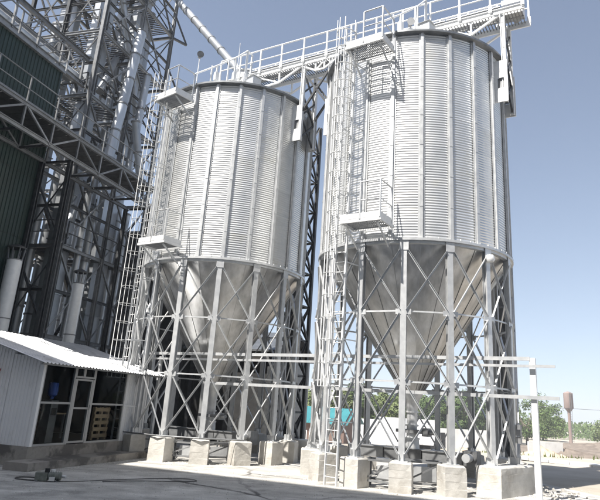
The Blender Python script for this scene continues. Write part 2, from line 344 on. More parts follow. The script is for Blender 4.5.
def ladder(root, ang, r, z1, z0, gap0, out_m=WHITE):
    t = pol(1, ang+90, 0); o = pol(1, ang, 0); c = pol(r, ang, 0); hw = 0.21
    b = MB()
    for s_ in (-1, 1): b.bar(c+t*s_*hw+Vector((0, 0, z0)), c+t*s_*hw+Vector((0, 0, z1)), 0.032, 0.06, side=o)
    lad = b.build("ladder", out_m, root)
    rm = MB().tube(-t*hw, t*hw, 0.013, n=6).mesh("rung", out_m, 60)
    z = z0+0.2
    while z < z1-0.05: place(rm, "rung", lad, loc=c+Vector((0, 0, z))); z += 0.29
    hb = MB(); cr = 0.36; prev = None
    pts = [t*hw]+[t*cr*math.sin(a)*1.02+o*(0.36+cr*(-math.cos(a))) for a in [R(q) for q in (75, 100, 130, 155, 180, 205, 230, 260, 285)]]+[-t*hw]
    pts = [t*hw, t*0.29+o*0.15, t*0.28+o*0.34, t*0.17+o*0.51, o*0.58, -t*0.17+o*0.51, -t*0.28+o*0.34, -t*0.29+o*0.15, -t*hw]
    for a, c2 in zip(pts[:-1], pts[1:]): hb.bar(a, c2, 0.045, 0.008, side=(0, 0, 1))
    hm = hb.mesh("hoop", out_m)
    z = gap0
    while z < z1+0.0: place(hm, "hoop", lad, loc=c+Vector((0, 0, z))); z += 0.62
    for q in (1, 2, 3, 4, 5, 6, 7):
        if q in (2, 6): continue
        MB().bar(c+pts[q]+Vector((0, 0, gap0)), c+pts[q]+Vector((0, 0, z1)), 0.032, 0.008, side=o).build("cage_strip", out_m, lad)
    z = 1.6
    while z < z1-1.2:                                        # stand-off brackets
        for s_ in (-1, 1): MB().bar(c+t*s_*hw+Vector((0, 0, z)), c+t*s_*hw-o*(r-RS-0.03)+Vector((0, 0, z)), 0.03, 0.03).build("bracket", out_m, lad)
        z += 2.2
    return lad
def platform(root, a0, a1, z, r1=4.05, toe=True, skip_side=False):
    p = bpy.data.objects.new("platform", None); COL.objects.link(p); p.parent = root; p.empty_display_size = 0.2
    n = 4; r0 = RS+0.10
    am = (a0+a1)/2; t = pol(1, am+90, 0); o = pol(1, am, 0); hw = math.tan(R((a1-a0)/2))*r1*0.92
    c = pol(r0, am, z)
    dep = r1-r0
    # grating bars
    b = MB()
    nb = 22
    for i in range(nb+1):
        q = -hw+2*hw*i/nb; b.box(c+t*q+o*(dep/2), (0.012, dep, 0.03), (t, o, Vector((0, 0, 1))))
    for i in range(7): b.box(c+o*(dep*(i+.5)/7)+Vector((0, 0, 0.004)), (2*hw, 0.03, 0.012), (t, o, Vector((0, 0, 1))))
    b.build("grating", DARK2, p)
    b = MB()
    for e in (0.03, dep-0.02): b.box(c+o*e-Vector((0, 0, 0.035)), (2*hw+.06, 0.05, 0.09), (t, o, Vector((0, 0, 1))))
    for s_ in (-1, 1): b.box(c+t*s_*hw+o*dep/2-Vector((0, 0, 0.033)), (0.05, dep-0.1, 0.085), (t, o, Vector((0, 0, 1))))
    b.build("deck_frame", WHITE, p)
    for s_ in (-0.8, 0.8): MB().bar(c+t*s_*hw+o*(dep-0.1)-Vector((0, 0, 0.10)), c+t*s_*hw-o*0.02-Vector((0, 0, 0.62)), 0.045, 0.045).build("knee_brace", GALV, p)
    A = c-t*hw+o*0.1; B = c-t*hw+o*dep; C_ = c+o*dep; Dd = c+t*hw+o*dep; E_ = c+t*hw+o*0.1
    rail_set(p, [C_, Dd, E_] if skip_side else [A, B, C_, Dd, E_], 1.12)
    for f, gq in ((B, Dd), (Dd, E_)): MB().bar(f+Vector((0, 0, .10)), gq+Vector((0, 0, .10)), 0.012, 0.16, side=(0, 0, 1)).build("toe_board", WHITE, p)
    return p
def silo(center, rot, label, lad_a, mid, top):
    root = thing("grain_silo", label, "silo", center, R(rot), "hopper bottom grain silos")
    th = (ZE-ZR-0.02)/NT
    sm = cm("sheet", sheet_mesh)
    for i in range(NS):
        for j in range(NT): place(sm, "wall_sheet", root, R(SA*(i+0.5)), (0, 0, ZR+0.01+j*th))
        place(cm("st", stiff_mesh), "stiffener", root, R(SA*i), (0, 0, ZR+0.02))
        place(cm("hp", hopper_mesh), "hopper_panel", root, R(SA*(i+0.5)))
        place(cm("rf", roof_mesh), "roof_panel", root, R(SA*(i+0.5)))
    for i in range(NL):
        place(cm("lg", leg_mesh), "leg", root, R(LA*i))
        for j in range(3):
            for s_ in (-1, 1): place(cm(("br", j, s_), lambda: brace_mesh(j, s_)), "brace", root, R(LA*i))
        for j in (1, 2): place(cm(("su", j), lambda: strut_mesh(j)), "strut", root, R(LA*i))
    b = MB().lathe([(RS-0.10, ZR-0.10), (RS+0.05, ZR-0.10), (RS+0.05, ZR-0.02), (RS+0.115, ZR-0.02), (RS+0.115, ZR+0.05), (RS+0.05, ZR+0.06), (RS-0.1, ZR+0.06), (RS-0.10, ZR-0.10)], 90)
    for i in range(60): b.box(pol(RS+0.085, i*6, ZR+0.075), (0.06, 0.03, 0.06), (pol(1, i*6, 0), pol(1, i*6+90, 0), Vector((0, 0, 1))))
    cache.setdefault("ring", b.mesh("ring_beam", GALV, 30)); place(cache["ring"], "ring_beam", root)
    cache.setdefault("eave", MB().lathe([(RS-0.02, ZE-0.06), (RS+0.10, ZE-0.04), (RS+0.17, ZE-0.02), (RS+0.17, ZE+0.05), (RS+0.02, ZE+0.10)], 90).mesh("eave_ring", ROOFM, 40)); place(cache["eave"], "eave_ring", root)
    cache.setdefault("apex", MB().lathe([(0.36, ZE+1.50), (0.36, ZE+1.70), (0.0, ZE+1.72)], 20).mesh("roof_cap", GALV, 40)); place(cache["apex"], "roof_cap", root)
    # outlet: cone end, pipe, slide gate
    ob = MB().lathe([(0.34, 2.60), (0.34, 2.50), (0.22, 2.30), (0.17, 1.95), (0.17, 1.22), (0.24, 1.22), (0.24, 1.16)], 16)
    for z in (1.95, 1.55): ob.lathe([(0.17, z), (0.21, z), (0.21, z+0.05), (0.17, z+0.05)], 16)
    cache.setdefault("outlet", ob.mesh("outlet_pipe", GALV, 35)); op = place(cache["outlet"], "outlet_pipe", root)
    gb = MB().box((0, 0, 1.40), (0.9, 0.44, 0.10)).box((0.52, 0, 1.40), (0.20, 0.26, 0.24)).tube((0.62, 0, 1.40), (0.82, 0, 1.40), 0.07)
    cache.setdefault("gate", gb.mesh("slide_gate", DARK2)); place(cache["gate"], "slide_gate", root, R(-40-rot))
    ladder(root, lad_a-rot, 3.68, ZE+0.45, 0.02 if center is CR else 0.4, 2.5)
    platform(root, mid[0]-rot, mid[1]-rot, 7.10, 4.10, skip_side=True)
    platform(root, top[0]-rot, top[1]-rot, ZE-0.72, 4.10, skip_side=True)
    # roof edge handrail
    pr = [pol(RS-0.05, q-rot, ZE+0.10) for q in range(-145, -35, 15)]
    b = bpy.data.objects.new("roof_guard", None); COL.objects.link(b); b.parent = root
    return root, b
LROT, RROT = -133.5, -128.6
siloL, guardL = silo(CL, LROT, "corrugated galvanised grain silo with dark hopper, nearer the shed", -138, (-132, -113), (-138, -119))
siloR, guardR = silo(CR, RROT, "corrugated galvanised grain silo with sunlit hopper, right of the other silo", -134.5, (-131, -112), (-133, -113))
# sparse roof guards and hatches
for g_, rot, hatch in ((guardL, LROT, -75), (guardR, RROT, -92)):
    for q0, q1, zt in ((-118, -100, 0.9), (-100, -82, 1.05)):
        a, c = pol(RS-0.7, q0-rot, ZE+0.45), pol(RS-0.7, q1-rot, ZE+0.45)
        MB().bar(a, a+Vector((0, 0, zt)), 0.05, 0.05).build("post", WHITE, g_)
    rail = [pol(RS+0.0, -124-rot, ZE+0.62), pol(RS-0.7, -112-rot, ZE+1.3), pol(RS-1.3, -98-rot, ZE+2.0), pol(RS-1.75, -84-rot, ZE+2.65), pol(RS-2.35, -70-rot, ZE+2.85)]
    for a, c in zip(rail[:-1], rail[1:]): MB().tube(a, c, 0.035, n=8).build("top_rail", WHITE, g_, 60)
    for p in rail[1:]:
        rr = math.hypot(p.x, p.y); zr = ZE+1.55*(1-rr/RS)+0.1
        MB().bar(Vector((p.x, p.y, zr)), p, 0.07, 0.07).build("post", WHITE, g_)
        MB().box((p.x, p.y, zr+0.35), (0.16, 0.16, 0.35)).build("post_sleeve", WHITE, g_)
    h = pol(RS-0.45, hatch-rot, ZE+0.42); b = MB().box(h, (0.42, 0.42, 0.34)); b.v += [tuple(h+Vector((x, y, 0.18))) for x, y in ((-.26, -.26), (.26, -.26), (.26, .26), (-.26, .26))]+[tuple(h+Vector((0, 0, 0.40)))]
    i = len(b.v)-5; b.f += [(i, i+1, i+4), (i+1, i+2, i+4), (i+2, i+3, i+4), (i+3, i, i+4), (i+3, i+2, i+1, i)]
    b.build("roof_hatch", GALV, g_.parent)

# ------------------------------------------------------------------ piers
ORD = ["first", "second", "third", "fourth", "fifth", "sixth", "seventh", "eighth"]
def pier_mesh(w, l, h, seed):
    q = random.Random(seed); b = MB(); n = 5
    def ring(z, ins): 
        pts = []
        for (x0, y0), (x1, y1) in (((-1, -1), (1, -1)), ((1, -1), (1, 1)), ((1, 1), (-1, 1)), ((-1, 1), (-1, -1))):
            for i in range(4):
                t = i/4; jx = q.uniform(-.004, .004); pts.append(((x0+(x1-x0)*t)*(w/2-ins)+jx, (y0+(y1-y0)*t)*(l/2-ins)+q.uniform(-.004, .004), z+q.uniform(-.004, .004)))
        return pts
    zs = [(-0.05, 0.0)]
    for k in range(4):                                   # faint steps left by the form boards
        z = h*(k+1)/4; e = q.uniform(0.0, 0.002)
        if k < 3: zs += [(z-0.008, e), (z, q.uniform(0.0, 0.003))]
        else: zs += [(z-0.035, e), (z, 0.025)]
    for z, ins in zs: b.v += ring(z, ins)
    m_ = len(zs)
    for c_ in (0, 4, 8, 12):                             # chipped corners
        if q.random() < 0.75:
            dp = q.uniform(0.01, 0.035)
            for r_ in (m_-1, m_-2):
                x, y, z = b.v[r_*16+c_]; b.v[r_*16+c_] = (x*(1-dp*1.6), y*(1-dp*1.6), z-dp*q.uniform(.2, .8)*(1 if r_ == m_-1 else .3))
    for j in range(m_-1):
        for k in range(16): k2 = (k+1) % 16; b.f.append((j*16+k, j*16+k2, (j+1)*16+k2, (j+1)*16+k))
    b.f.append(tuple((m_-1)*16+k for k in range(16)))
    return b.mesh("concrete_pier", CONC)
PM = [pier_mesh(0.58, 0.58, 0.73, s) for s in range(4)]
def pier(c, ang, label, group, me=None, r=RS):
    p = c+pol(r, ang, 0); o = place(me or PM[rnd.randrange(4)], "concrete_pier", None, R(ang), p)
    return tag(o, label, "pier", group)
front = 0
for i in range(NL):
    a = LROT+LA*i
    if a < 0: lab = f"square concrete pier under the left silo, {ORD[i]} from the shed along the front"
    else: lab = "square concrete pier under the rear legs of the left silo"
    pier(CL, a, lab, "rear piers of the left silo" if a >= 0 else "front piers of the left silo")
wide = pier_mesh(0.72, 1.95, 0.74, 11)
names = {0: "bright square concrete pier right beside the foot of the right silo's ladder", 1: "bright square concrete pier under the hopper outlet side of the right silo", 2: "chipped square concrete pier just left of the wide double pier",
         13: "shaded concrete pier behind the ladder of the right silo, farther left", 14: "concrete pier directly behind the ladder of the right silo"}
for i in range(NL):
    a = RROT+LA*i
    if i in (3, 4): continue
    lab = names.get(i, "square concrete pier under the rear legs of the right silo")
    pier(CR, a, lab, "front piers of the right silo" if i in names else "rear piers of the right silo")
pier(CR, RROT+LA*3.5, "wide concrete pier carrying two legs at the right of the right silo", "front piers of the right silo", wide, RS-0.02)

# ================================================================== CATWALK over the silos
cw = thing("catwalk", "pale steel catwalk with railings running over the tops of both silos", "catwalk", CL, RD)
def cl(t, o, z): return Vector((t, -o, z))            # local: x along the row, -y to the camera
ZD = 15.45
for i in range(13):
    b = MB(); x0 = -1.0+i*1.0
    for q in range(9): b.box((x0+0.05+q*0.11, 0, ZD-0.02), (0.03, 0.98, 0.035))
    b.box((x0+0.49, 0.0, ZD-0.05), (0.98, 0.04, 0.02))
    b.build("deck_panel", DARK2, cw)
for s_ in (-1, 1):
    b = MB(); b.box((5.5, s_*0.525, ZD-0.04), (13.2, 0.016, 0.22)).box((5.5, s_*0.555, ZD+0.06), (13.2, 0.05, 0.014)).box((5.5, s_*0.555, ZD-0.14), (13.2, 0.05, 0.014)); b.build("side_beam", WHITE, cw)
    n = 12
    xs_ = [-1.05+i*13.1/n for i in range(n+1)]
    for x in xs_:
        MB().box((x, s_*0.575, ZD+0.52), (0.06, 0.06, 1.16)).build("post", WHITE, cw); MB().box((x, s_*0.60, ZD+0.12), (0.12, 0.05, 0.30)).build("post_bracket", WHITE, cw)
    for a, c in zip(xs_[:-1], xs_[1:]):
        MB().tube((a, s_*0.575, ZD+1.12), (c, s_*0.575, ZD+1.12), 0.034, n=8).build("top_rail", WHITE, cw, 60)
        MB().tube((a, s_*0.575, ZD+0.62), (c, s_*0.575, ZD+0.62), 0.026, n=8).build("mid_rail", WHITE, cw, 60)
    # knee trusses below the deck
    for t0, t1 in ((0.2, 3.2), (4.75, 1.9), (8.3, 11.2)):
        lo = ZD-0.72; sgn = 1 if t1 > t0 else -1; m1, m2 = t0+sgn*0.75, t0+sgn*1.95
        P_ = [(t0, ZD-0.2), (m1, lo), (m2, lo+0.06), (t1, ZD-0.16)]
        if t0 == 4.75: P_ = [(4.9, ZD-0.2), (4.3, lo+.2), (3.9, lo+.2), (3.3, ZD-0.2)]
        for a, c in zip(P_[:-1], P_[1:]): MB().bar((a[0], s_*0.5, a[1]), (c[0], s_*0.5, c[1]), 0.07, 0.07).build("truss_bar", WHITE, cw)
        for a in P_[1:3]: MB().bar((a[0], s_*0.5, a[1]), (a[0], s_*0.5, ZD-0.15), 0.06, 0.06).build("truss_bar", WHITE, cw)
        MB().bar((P_[1][0], s_*0.5, ZD-0.15), (P_[2][0], s_*0.5, P_[2][1]), 0.05, 0.05).build("truss_bar", WHITE, cw)
    for t in (3.36, 4.62, 11.34):
        MB().hbeam((t, s_*0.5, ZD-0.15), (t, s_*0.5, 11.9), 0.14, 0.15, 0.018, side=(1, 0, 0)).build("support_post", WHITE, cw)
        b = MB(); zc = 12.65; x = t+(0.12 if t == 4.62 else -0.12)
        yy = s_*0.60
        for dx in (-0.17, 0.17): b.box((x+dx, yy, zc), (0.12, 0.03, 1.55))
        b.box((x, yy, zc+0.45), (0.22, 0.03, 0.65)); b.box((x, yy, zc-0.52), (0.22, 0.03, 0.51))
        b.build("gusset_plate", WHITE, cw)
        MB().box((x, yy-s_*0.06, zc-0.07), (0.22, 0.02, 0.40)).build("gusset_web", DARK2, cw)
for t in (3.36, 4.62, 11.34):
    for z in (15.0, 14.0, 13.0): MB().bar((t, -0.5, z), (t, 0.5, z-1.0), 0.06, 0.06).build("cross_brace", DARK, cw); MB().bar((t, 0.5, z), (t, -0.5, z-1.0), 0.06, 0.06).build("cross_brace", DARK, cw)
for a, c in ((3.4, 4.6),):
    for s_ in (-1, 1): MB().bar((a, s_*.5, 14.9), (c, s_*.5, 13.2), 0.08, 0.08).build("cross_brace", DARK, cw); MB().bar((c, s_*.5, 14.9), (a, s_*.5, 13.2), 0.08, 0.08).build("cross_brace", DARK, cw)
# conveyor trough on the catwalk
cv = thing("chain_conveyor", "long galvanised conveyor trough lying on the catwalk over the silos", "conveyor", CL, RD)
for i in range(6):
    b = MB().box((0.2+i*2.0, 0.12, ZD+0.30), (1.96, 0.36, 0.40)).box((0.2+i*2.0, 0.12, ZD+0.52), (1.97, 0.44, 0.03)); b.build("trough_section", GALV, cv)
MB().box((11.6, 0.12, ZD+0.38), (0.7, 0.5, 0.62)).build("drive_head", GALV, cv); MB().tube((11.6, 0.4, ZD+0.4), (11.6, 0.8, ZD+0.4), 0.13, n=14).build("motor", DARK2, cv, 40)

# spout from the tower to the left silo
def pipe(name, label, cat, p0, p1, r, m, fl=2.0, group=None, fr=1.25, n=18):
    p0, p1 = Vector(p0), Vector(p1); L_ = (p1-p0).length
    root = thing(name, label, cat, p1 if p1.z < p0.z else p0, 0, group); o = root.location
    k = max(1, round(L_/fl))
    for i in range(k):
        a, c = p0.lerp(p1, i/k)-o, p0.lerp(p1, (i+1)/k)-o; MB().tube(a, c, r, n=n).build("pipe_section", m, root, 50)
    dd = (p1-p0).normalized()
    for i in range(k+1):
        c = p0.lerp(p1, i/k)-o; MB().tube(c-dd*0.04, c+dd*0.04, r*fr, n=n).build("flange", DARK2, root, 50)
    return root
pipe("spout_pipe", "long grey spout sloping from the dark tower down to the left silo roof", "pipe", (-9.6, 30.6, 25.3), (-3.75, 23.85, 16.05), 0.19, TRUNK, 1.7, None, 1.14)
b = thing("inlet_box", "small galvanised inlet box under the spout on the left silo roof", "inlet", CL+Vector((0, 0, ZE+1.5)))
MB().box((-.1, .1, 0.45), (0.6, 0.6, 0.9)).build("box_body", GALV, b); MB().box((-.1, .1, 0.93), (0.7, 0.7, 0.06)).build("box_lid", GALV, b)

# floodlights on the silo roofs
def lamp(loc, label, h, m, rz=0, disc=0.13):
    o = thing("floodlight", label, "floodlight", loc, rz, "small lamps on the silo roofs")
    MB().tube((0, 0, 0), (0, 0, h), 0.02, n=8).build("pole", GALV, o)
    MB().tube((0, -0.02, h), (0, -0.16, h-0.04), disc*0.6, disc, n=16).build("reflector", m, o, 40); MB().box((0, 0.06, h), (0.12, 0.14, 0.14)).build("housing", DARK2, o)
p = CL+pol(RS-0.2, -124, ZE+0.12); lamp(p, "dark floodlight on a thin pole on the left silo roof", 1.5, DARK2, R(20), 0.14)
p = CR+pol(RS-0.1, -103, ZE+0.1); lamp(p, "round white lamp on the front rim of the right silo roof", 0.36, WHITE, 0, 0.13)
p = CL+pol(RS-0.9, -92, ZE+0.45); o = tag(MB().tube((0, 0, 0), (0, 0, 2.0), 0.022, 0.012, n=8).build("antenna_rod", GALV, None, 60), "thin bare rod standing upright on the left silo roof", "rod"); o.location = p

# ------------------------------------------------------------------ lattice masts behind the silos
def mast(loc, label, h, w=0.95, rz=RD, m=DARK):
    o = thing("lattice_mast", label, "mast", loc, rz, "dark lattice masts behind the silos")
    c = [(-w/2, -w/2), (w/2, -w/2), (w/2, w/2), (-w/2, w/2)]
    for x, y in c: MB().angle((x, y, 0), (x, y, h), 0.13, 0.016, side=(0, 1, 0)).build("column", m, o)
    n = round(h/1.5); dz = h/n
    me = {}
    for f in range(4):
        (x0, y0), (x1, y1) = c[f], c[(f+1) % 4]
        a1 = MB().angle((x0, y0, 0), (x1, y1, dz), 0.075, 0.01).mesh("brace", m); a2 = MB().angle((x1, y1, 0), (x0, y0, dz), 0.075, 0.01).mesh("brace", m)
        hb = MB().angle((x0, y0, 0), (x1, y1, 0), 0.075, 0.01).mesh("strut", m)
        for i in range(n):
            place(a1, "brace", o, loc=(0, 0, i*dz)); place(a2, "brace", o, loc=(0, 0, i*dz))
            if i: place(hb, "strut", o, loc=(0, 0, i*dz))
    b = MB().box((0, 0, h/2+0.2), (0.34, 0.26, h-0.4)); b.build("inner_duct", m, o)
    MB().box((0, 0, -0.2), (1.5, 1.5, 0.6)).build("footing", CONC, o)
    return o
mast((-0.75, 27.0, 0.1), "dark lattice mast close behind the right side of the left silo", 15.2)
mast((7.35, 22.9, 0.1), "lattice mast close behind the right side of the right silo", 14.6, 0.7, m=DARK2)

# ------------------------------------------------------------------ pipe rack through the silo legs
pr = thing("pipe_rack", "row of long horizontal square tubes threaded between the silo legs", "rack", CR, RD)
def rk(t0, t1, o, z, a, m=GALV):
    L_ = t1-t0; n = 3
    for i in range(n): MB().bar((t0+L_*i/n, -o, z), (t0+L_*(i+1)/n-0.01, -o, z), a, a*1.15).build("tube_rail", m, pr)
rk(-10.2, 3.9, 1.5, 3.52, 0.085); rk(-10.0, 4.55, 1.62, 3.32, 0.06); rk(-7.2, 4.6, 1.55, 2.52, 0.08)
MB().box((3.95, -1.45, 1.76), (0.15, 0.15, 3.56)).build("end_post", WHITE, pr); MB().box((3.95, -1.45, 0.02), (0.34, 0.34, 0.05)).build("base_plate", WHITE, pr)
for t in (-9.4,): MB().box((t, -1.5, 1.7), (0.10, 0.10, 3.4)).build("rack_post", GALV, pr)

# ------------------------------------------------------------------ machinery below the outlets
def drag(c, label):
    dc = thing("drag_conveyor", label, "conveyor", c, RD, "short conveyors under the hopper outlets")
    for i in range(3):
        x = -1.5+i*1.25
        MB().box((x, 0, 0.72), (1.22, 0.34, 0.30)).box((x, 0, 0.885), (1.24, 0.42, 0.03)).build("trough_section", DARK2, dc)
        for s_ in (-1, 1): MB().bar((x-.4, s_*0.20, 0), (x-.4, s_*0.16, 0.57), 0.05, 0.05).build("leg", DARK2, dc)
    MB().lathe([(0.24, 0.9), (0.22, 1.18)], 14).build("inlet_collar", GALV, dc, 40)
    MB().box((1.85, 0.02, 0.75), (0.42, 0.46, 0.46)).build("drive_head", DARK2, dc); MB().tube((1.85, -0.24, 0.8), (1.85, -0.62, 0.8), 0.12, n=14).build("motor", GALV, dc, 40)
drag(CL, "dark conveyor trough on legs beneath the left silo's hopper"); drag(CR, "dark conveyor trough on legs beneath the right silo's hopper")
def frame_stand(c, rz, w, h, label, panel):
    o = thing("steel_frame", label, "frame", c, rz, "low steel frames between the piers")
    for x in (-w/2, w/2):
        for y in (-.3, .3): MB().box((x, y, h/2), (0.05, 0.05, h)).build("leg", DARK2, o)
    for z in (h-0.03, 0.18):
        for y in (-.3, .3): MB().box((0, y, z), (w, 0.05, 0.05)).build("rail", DARK2, o)
        for x in (-w/2, w/2): MB().box((x, 0, z+0.002), (0.045, 0.6, 0.045)).build("rail", DARK2, o)
    MB().bar((-w/2, -.3, 0.2), (w/2, -.3, h-0.05), 0.04, 0.04).build("diagonal", DARK2, o)
    if panel: MB().box((0.1, 0.05, h*0.52), (w*0.62, 0.02, h*0.5)).build("panel", GALV, o)
RA = CR+pol(2.6, -116, 0); frame_stand(RA, R(-27), 1.0, 0.72, "open steel frame left of the right silo's outlet", True)
RB = CR+pol(2.2, -93, 0); frame_stand(RB, R(-5), 1.0, 0.74, "open steel frame right of the right silo's outlet", True)
LB = CL+pol(2.55, -97.5, 0); frame_stand(LB, R(-8), 1.0, 0.62, "steel frame with pale panel between the left silo's middle front piers", True)
LC = CL+pol(2.5, -121.5, 0); frame_stand(LC, R(-30), 0.95, 0.62, "steel frame with pale panel between the left silo's piers nearest the shed", True)
LD = CL+pol(2.3, -74, 0); frame_stand(LD, R(16), 0.9, 0.62, "steel frame between the left silo's two right front piers", True)
ec = thing("electrical_cabinet", "pale cabinet on the ground between the two silos", "cabinet", (0.2, 24.2, 0), R(-30))
MB().box((0, 0, 0.36), (0.85, 0.45, 0.72)).build("cabinet_body", HUTM, ec); MB().box((0, -0.235, 0.36), (0.72, 0.02, 0.6)).build("cabinet_door", PAINT, ec)
# switch boxes on a leg of the right silo
sb = thing("switch_box", "grey switch box on the rightmost front leg of the right silo", "switch box", CR+pol(RS+0.12, RROT+LA*4, 1.45), R(RROT+LA*4))
MB().box((0.03, 0, 0.2), (0.12, 0.17, 0.30)).build("box_body", DARK2, sb); MB().box((0.03, 0, -0.06), (0.12, 0.17, 0.18)).build("lower_box", DARK2, sb)
# small cone lamp on a leg top
sl = thing("leg_lamp", "white lamp mounted at the top of a front leg of the right silo", "lamp", CR+pol(RS+0.14, RROT+LA*3, ZR-0.42), R(RROT+LA*3))
MB().lathe([(0.0, 0.22), (0.10, 0.20), (0.14, 0.08), (0.10, 0.0), (0.0, -0.01)], 16).build("lamp_shade", WHITE, sl, 50); MB().bar((-.1, 0, 0.1), (0.02, 0, 0.1), 0.04, 0.04).build("arm", GALV, sl)
# pipe along the pier tops of the left silo
pp = MB(); pts = [CL+pol(RS+0.36, q, 0.78) for q in (-150, -134, -110, -86, -62)]
for q in pts: pass
tag(MB().path([Vector(q) for q in pts], 0.025, 8).build("drain_pipe", DARK2, None, 60), "thin dark pipe running along the tops of the left silo's front piers", "pipe")

# ================================================================== CONTROL HUT
hut = thing("control_hut", "small pale metal clad shed with sloping tin roof and glazed front", "shed", (-7.29, 17.03, 0), RV)
HL, HD, PZ, HZ = 5.42, 3.1, 0.50, 2.72
sl_ = 0.273
MB().box((HL/2, HD/2+0.01, PZ/2-0.02), (HL+0.08, HD+0.08, PZ+0.04)).build("plinth", PLINTH, hut)
def ribbed(p0, p1, z0, z1a, z1b, nsheet, name="wall_panel", m=HUTM):
    p0, p1 = Vector((*p0, 0)), Vector((*p1, 0)); dd = (p1-p0); L_ = dd.length; dd.normalize(); nn = Vector((dd.y, -dd.x, 0))
    for s_ in range(nsheet):
        b = MB(); a, e = L_*s_/nsheet+0.003, L_*(s_+1)/nsheet-0.003; nr = max(2, round((e-a)/0.12))
        prof = []
        for i in range(nr):
            q = a+(e-a)*i/nr; st = (e-a)/nr
            prof += [(q, 0), (q+st*0.62, 0), (q+st*0.72, 0.018), (q+st*0.90, 0.018)]
        prof.append((e, 0))
        for x, h in prof:
            t = x/L_; zt = z1a+(z1b-z1a)*t; pt = p0+dd*x+nn*h
            b.v += [(pt.x, pt.y, z0), (pt.x, pt.y, zt)]
        for i in range(len(prof)-1): b.f.append((2*i, 2*i+2, 2*i+3, 2*i+1))
        # back skin
        i0 = len(b.v); q0, q1 = p0+dd*a-nn*0.05, p0+dd*e-nn*0.05
        b.v += [(q0.x, q0.y, z0), (q1.x, q1.y, z0), (q1.x, q1.y, z1a+(z1b-z1a)*e/L_), (q0.x, q0.y, z1a+(z1b-z1a)*a/L_)]; b.f.append((i0+3, i0+2, i0+1, i0))
        b.build(name, m, hut)
zb = HZ+sl_*HD
ribbed((0, HD), (0, 0), PZ, zb, HZ, 3)                      # end wall to the left
ribbed((4.10, 0), (HL, 0), PZ, HZ, HZ, 1)                   # right of the glazing
ribbed((HL, 0), (HL, HD), PZ, HZ, zb, 3)
ribbed((HL, HD), (0, HD), PZ, zb, zb, 5)
MB().box((0.0, -0.02, (PZ+HZ)/2), (0.09, 0.09, HZ-PZ)).build("corner_trim", HUTM, hut)
MB().box((HL, -0.02, (PZ+HZ)/2), (0.07, 0.07, HZ-PZ)).build("corner_trim", HUTM, hut)
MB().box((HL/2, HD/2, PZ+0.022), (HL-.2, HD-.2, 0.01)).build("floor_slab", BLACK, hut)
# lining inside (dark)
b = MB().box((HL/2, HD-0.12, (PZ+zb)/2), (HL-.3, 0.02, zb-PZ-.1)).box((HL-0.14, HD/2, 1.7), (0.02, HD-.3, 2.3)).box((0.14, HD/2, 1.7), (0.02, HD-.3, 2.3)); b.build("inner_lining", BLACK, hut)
def roof_sheets():
    x0, x1, n = -0.46, HL+0.58, 6; y0, y1 = -0.40, HD+0.18; zf = lambda y: HZ+0.05+sl_*(y+0.0)
    w_ = (x1-x0)/n
    for s_ in range(n):
        b = MB(); nr = 7; prof = []
        a = x0+w_*s_; e = a+w_+0.02
        for i in range(nr):
            q = a+(e-a)*i/nr; st = (e-a)/nr; prof += [(q, 0), (q+st*.45, 0), (q+st*.6, 0.028), (q+st*.85, 0.028)]
        prof.append((e, 0))
        for x, h in prof:
            hh = h+0.002*(s_ % 2)
            b.v += [(x, y0, zf(y0)+hh), (x, y1, zf(y1)+hh), (x, y0, zf(y0)+hh-0.008), (x, y1, zf(y1)+hh-0.008)]
        for i in range(len(prof)-1):
            q = 4*i; b.f += [(q, q+4, q+5, q+1), (q+2, q+3, q+7, q+6), (q, q+2, q+6, q+4), (q+1, q+5, q+7, q+3)]
        b.build("roof_sheet", HROOF, hut)
    b = MB()
    for y in (-0.3, 0.6, 1.6, 2.6): b.box(((x0+x1)/2, y, zf(y)-0.045), (x1-x0-.06, 0.06, 0.06))
    b.build("purlin", DARK2, hut)
roof_sheets()
def win(x0, x1, z0, z1, bars=(), name="window", fm=FRAME):
    f = 0.055; b = MB(); y = -0.01
    b.box(((x0+x1)/2, y, z0+f/2), (x1-x0, 0.07, f)).box(((x0+x1)/2, y, z1-f/2), (x1-x0, 0.07, f))
    for x in (x0+f/2, x1-f/2): b.box((x, y, (z0+z1)/2), (f, 0.07, z1-z0-2*f))
    for z in bars: b.box(((x0+x1)/2, y, z), (x1-x0-2*f, 0.06, f))
    o = b.build(name, fm, hut)
    zz = [z0+f]+[q for z in bars for q in (z-f/2, z+f/2)]+[z1-f]
    for i in range(0, len(zz), 2): MB().box(((x0+x1)/2, y, (zz[i]+zz[i+1])/2), (x1-x0-2*f, 0.006, zz[i+1]-zz[i])).build("pane", GLASS, o)
    return o
win(0.05, 1.40, PZ, HZ-.02, (1.63,)); win(2.32, 4.10, PZ, HZ-.02, (1.63,))
dr = win(1.47, 2.25, PZ+.03, 2.34, (1.50,), "door")
MB().tube((2.20, -0.09, 1.45), (2.20, -0.09, 1.60), 0.012, n=8).build("handle", DARK2, dr)
win(1.40, 1.80, 2.36, HZ-.02, (), "transom"); win(1.80, 2.32, 2.36, HZ-.02, (), "transom")
b = MB().box((1.43, -0.01, 1.42), (0.07, 0.08, 1.83)).box((2.29, -0.01, 1.42), (0.07, 0.08, 1.83)); b.build("door_frame", FRAME, hut)
tag(MB().box((HL/2+0.35, -0.40, 0.10), (HL+2.3, 0.75, 0.20)).build("concrete_step", PLINTH), "low concrete step along the front of the shed", "step")
bpy.data.objects["concrete_step"].location = hut.location; bpy.data.objects["concrete_step"].rotation_euler = (0, 0, RV)
def inhut(x, y, z): q = Vector((-7.29, 17.03, 0))+V*x-W*y; return Vector((q.x, q.y, z))
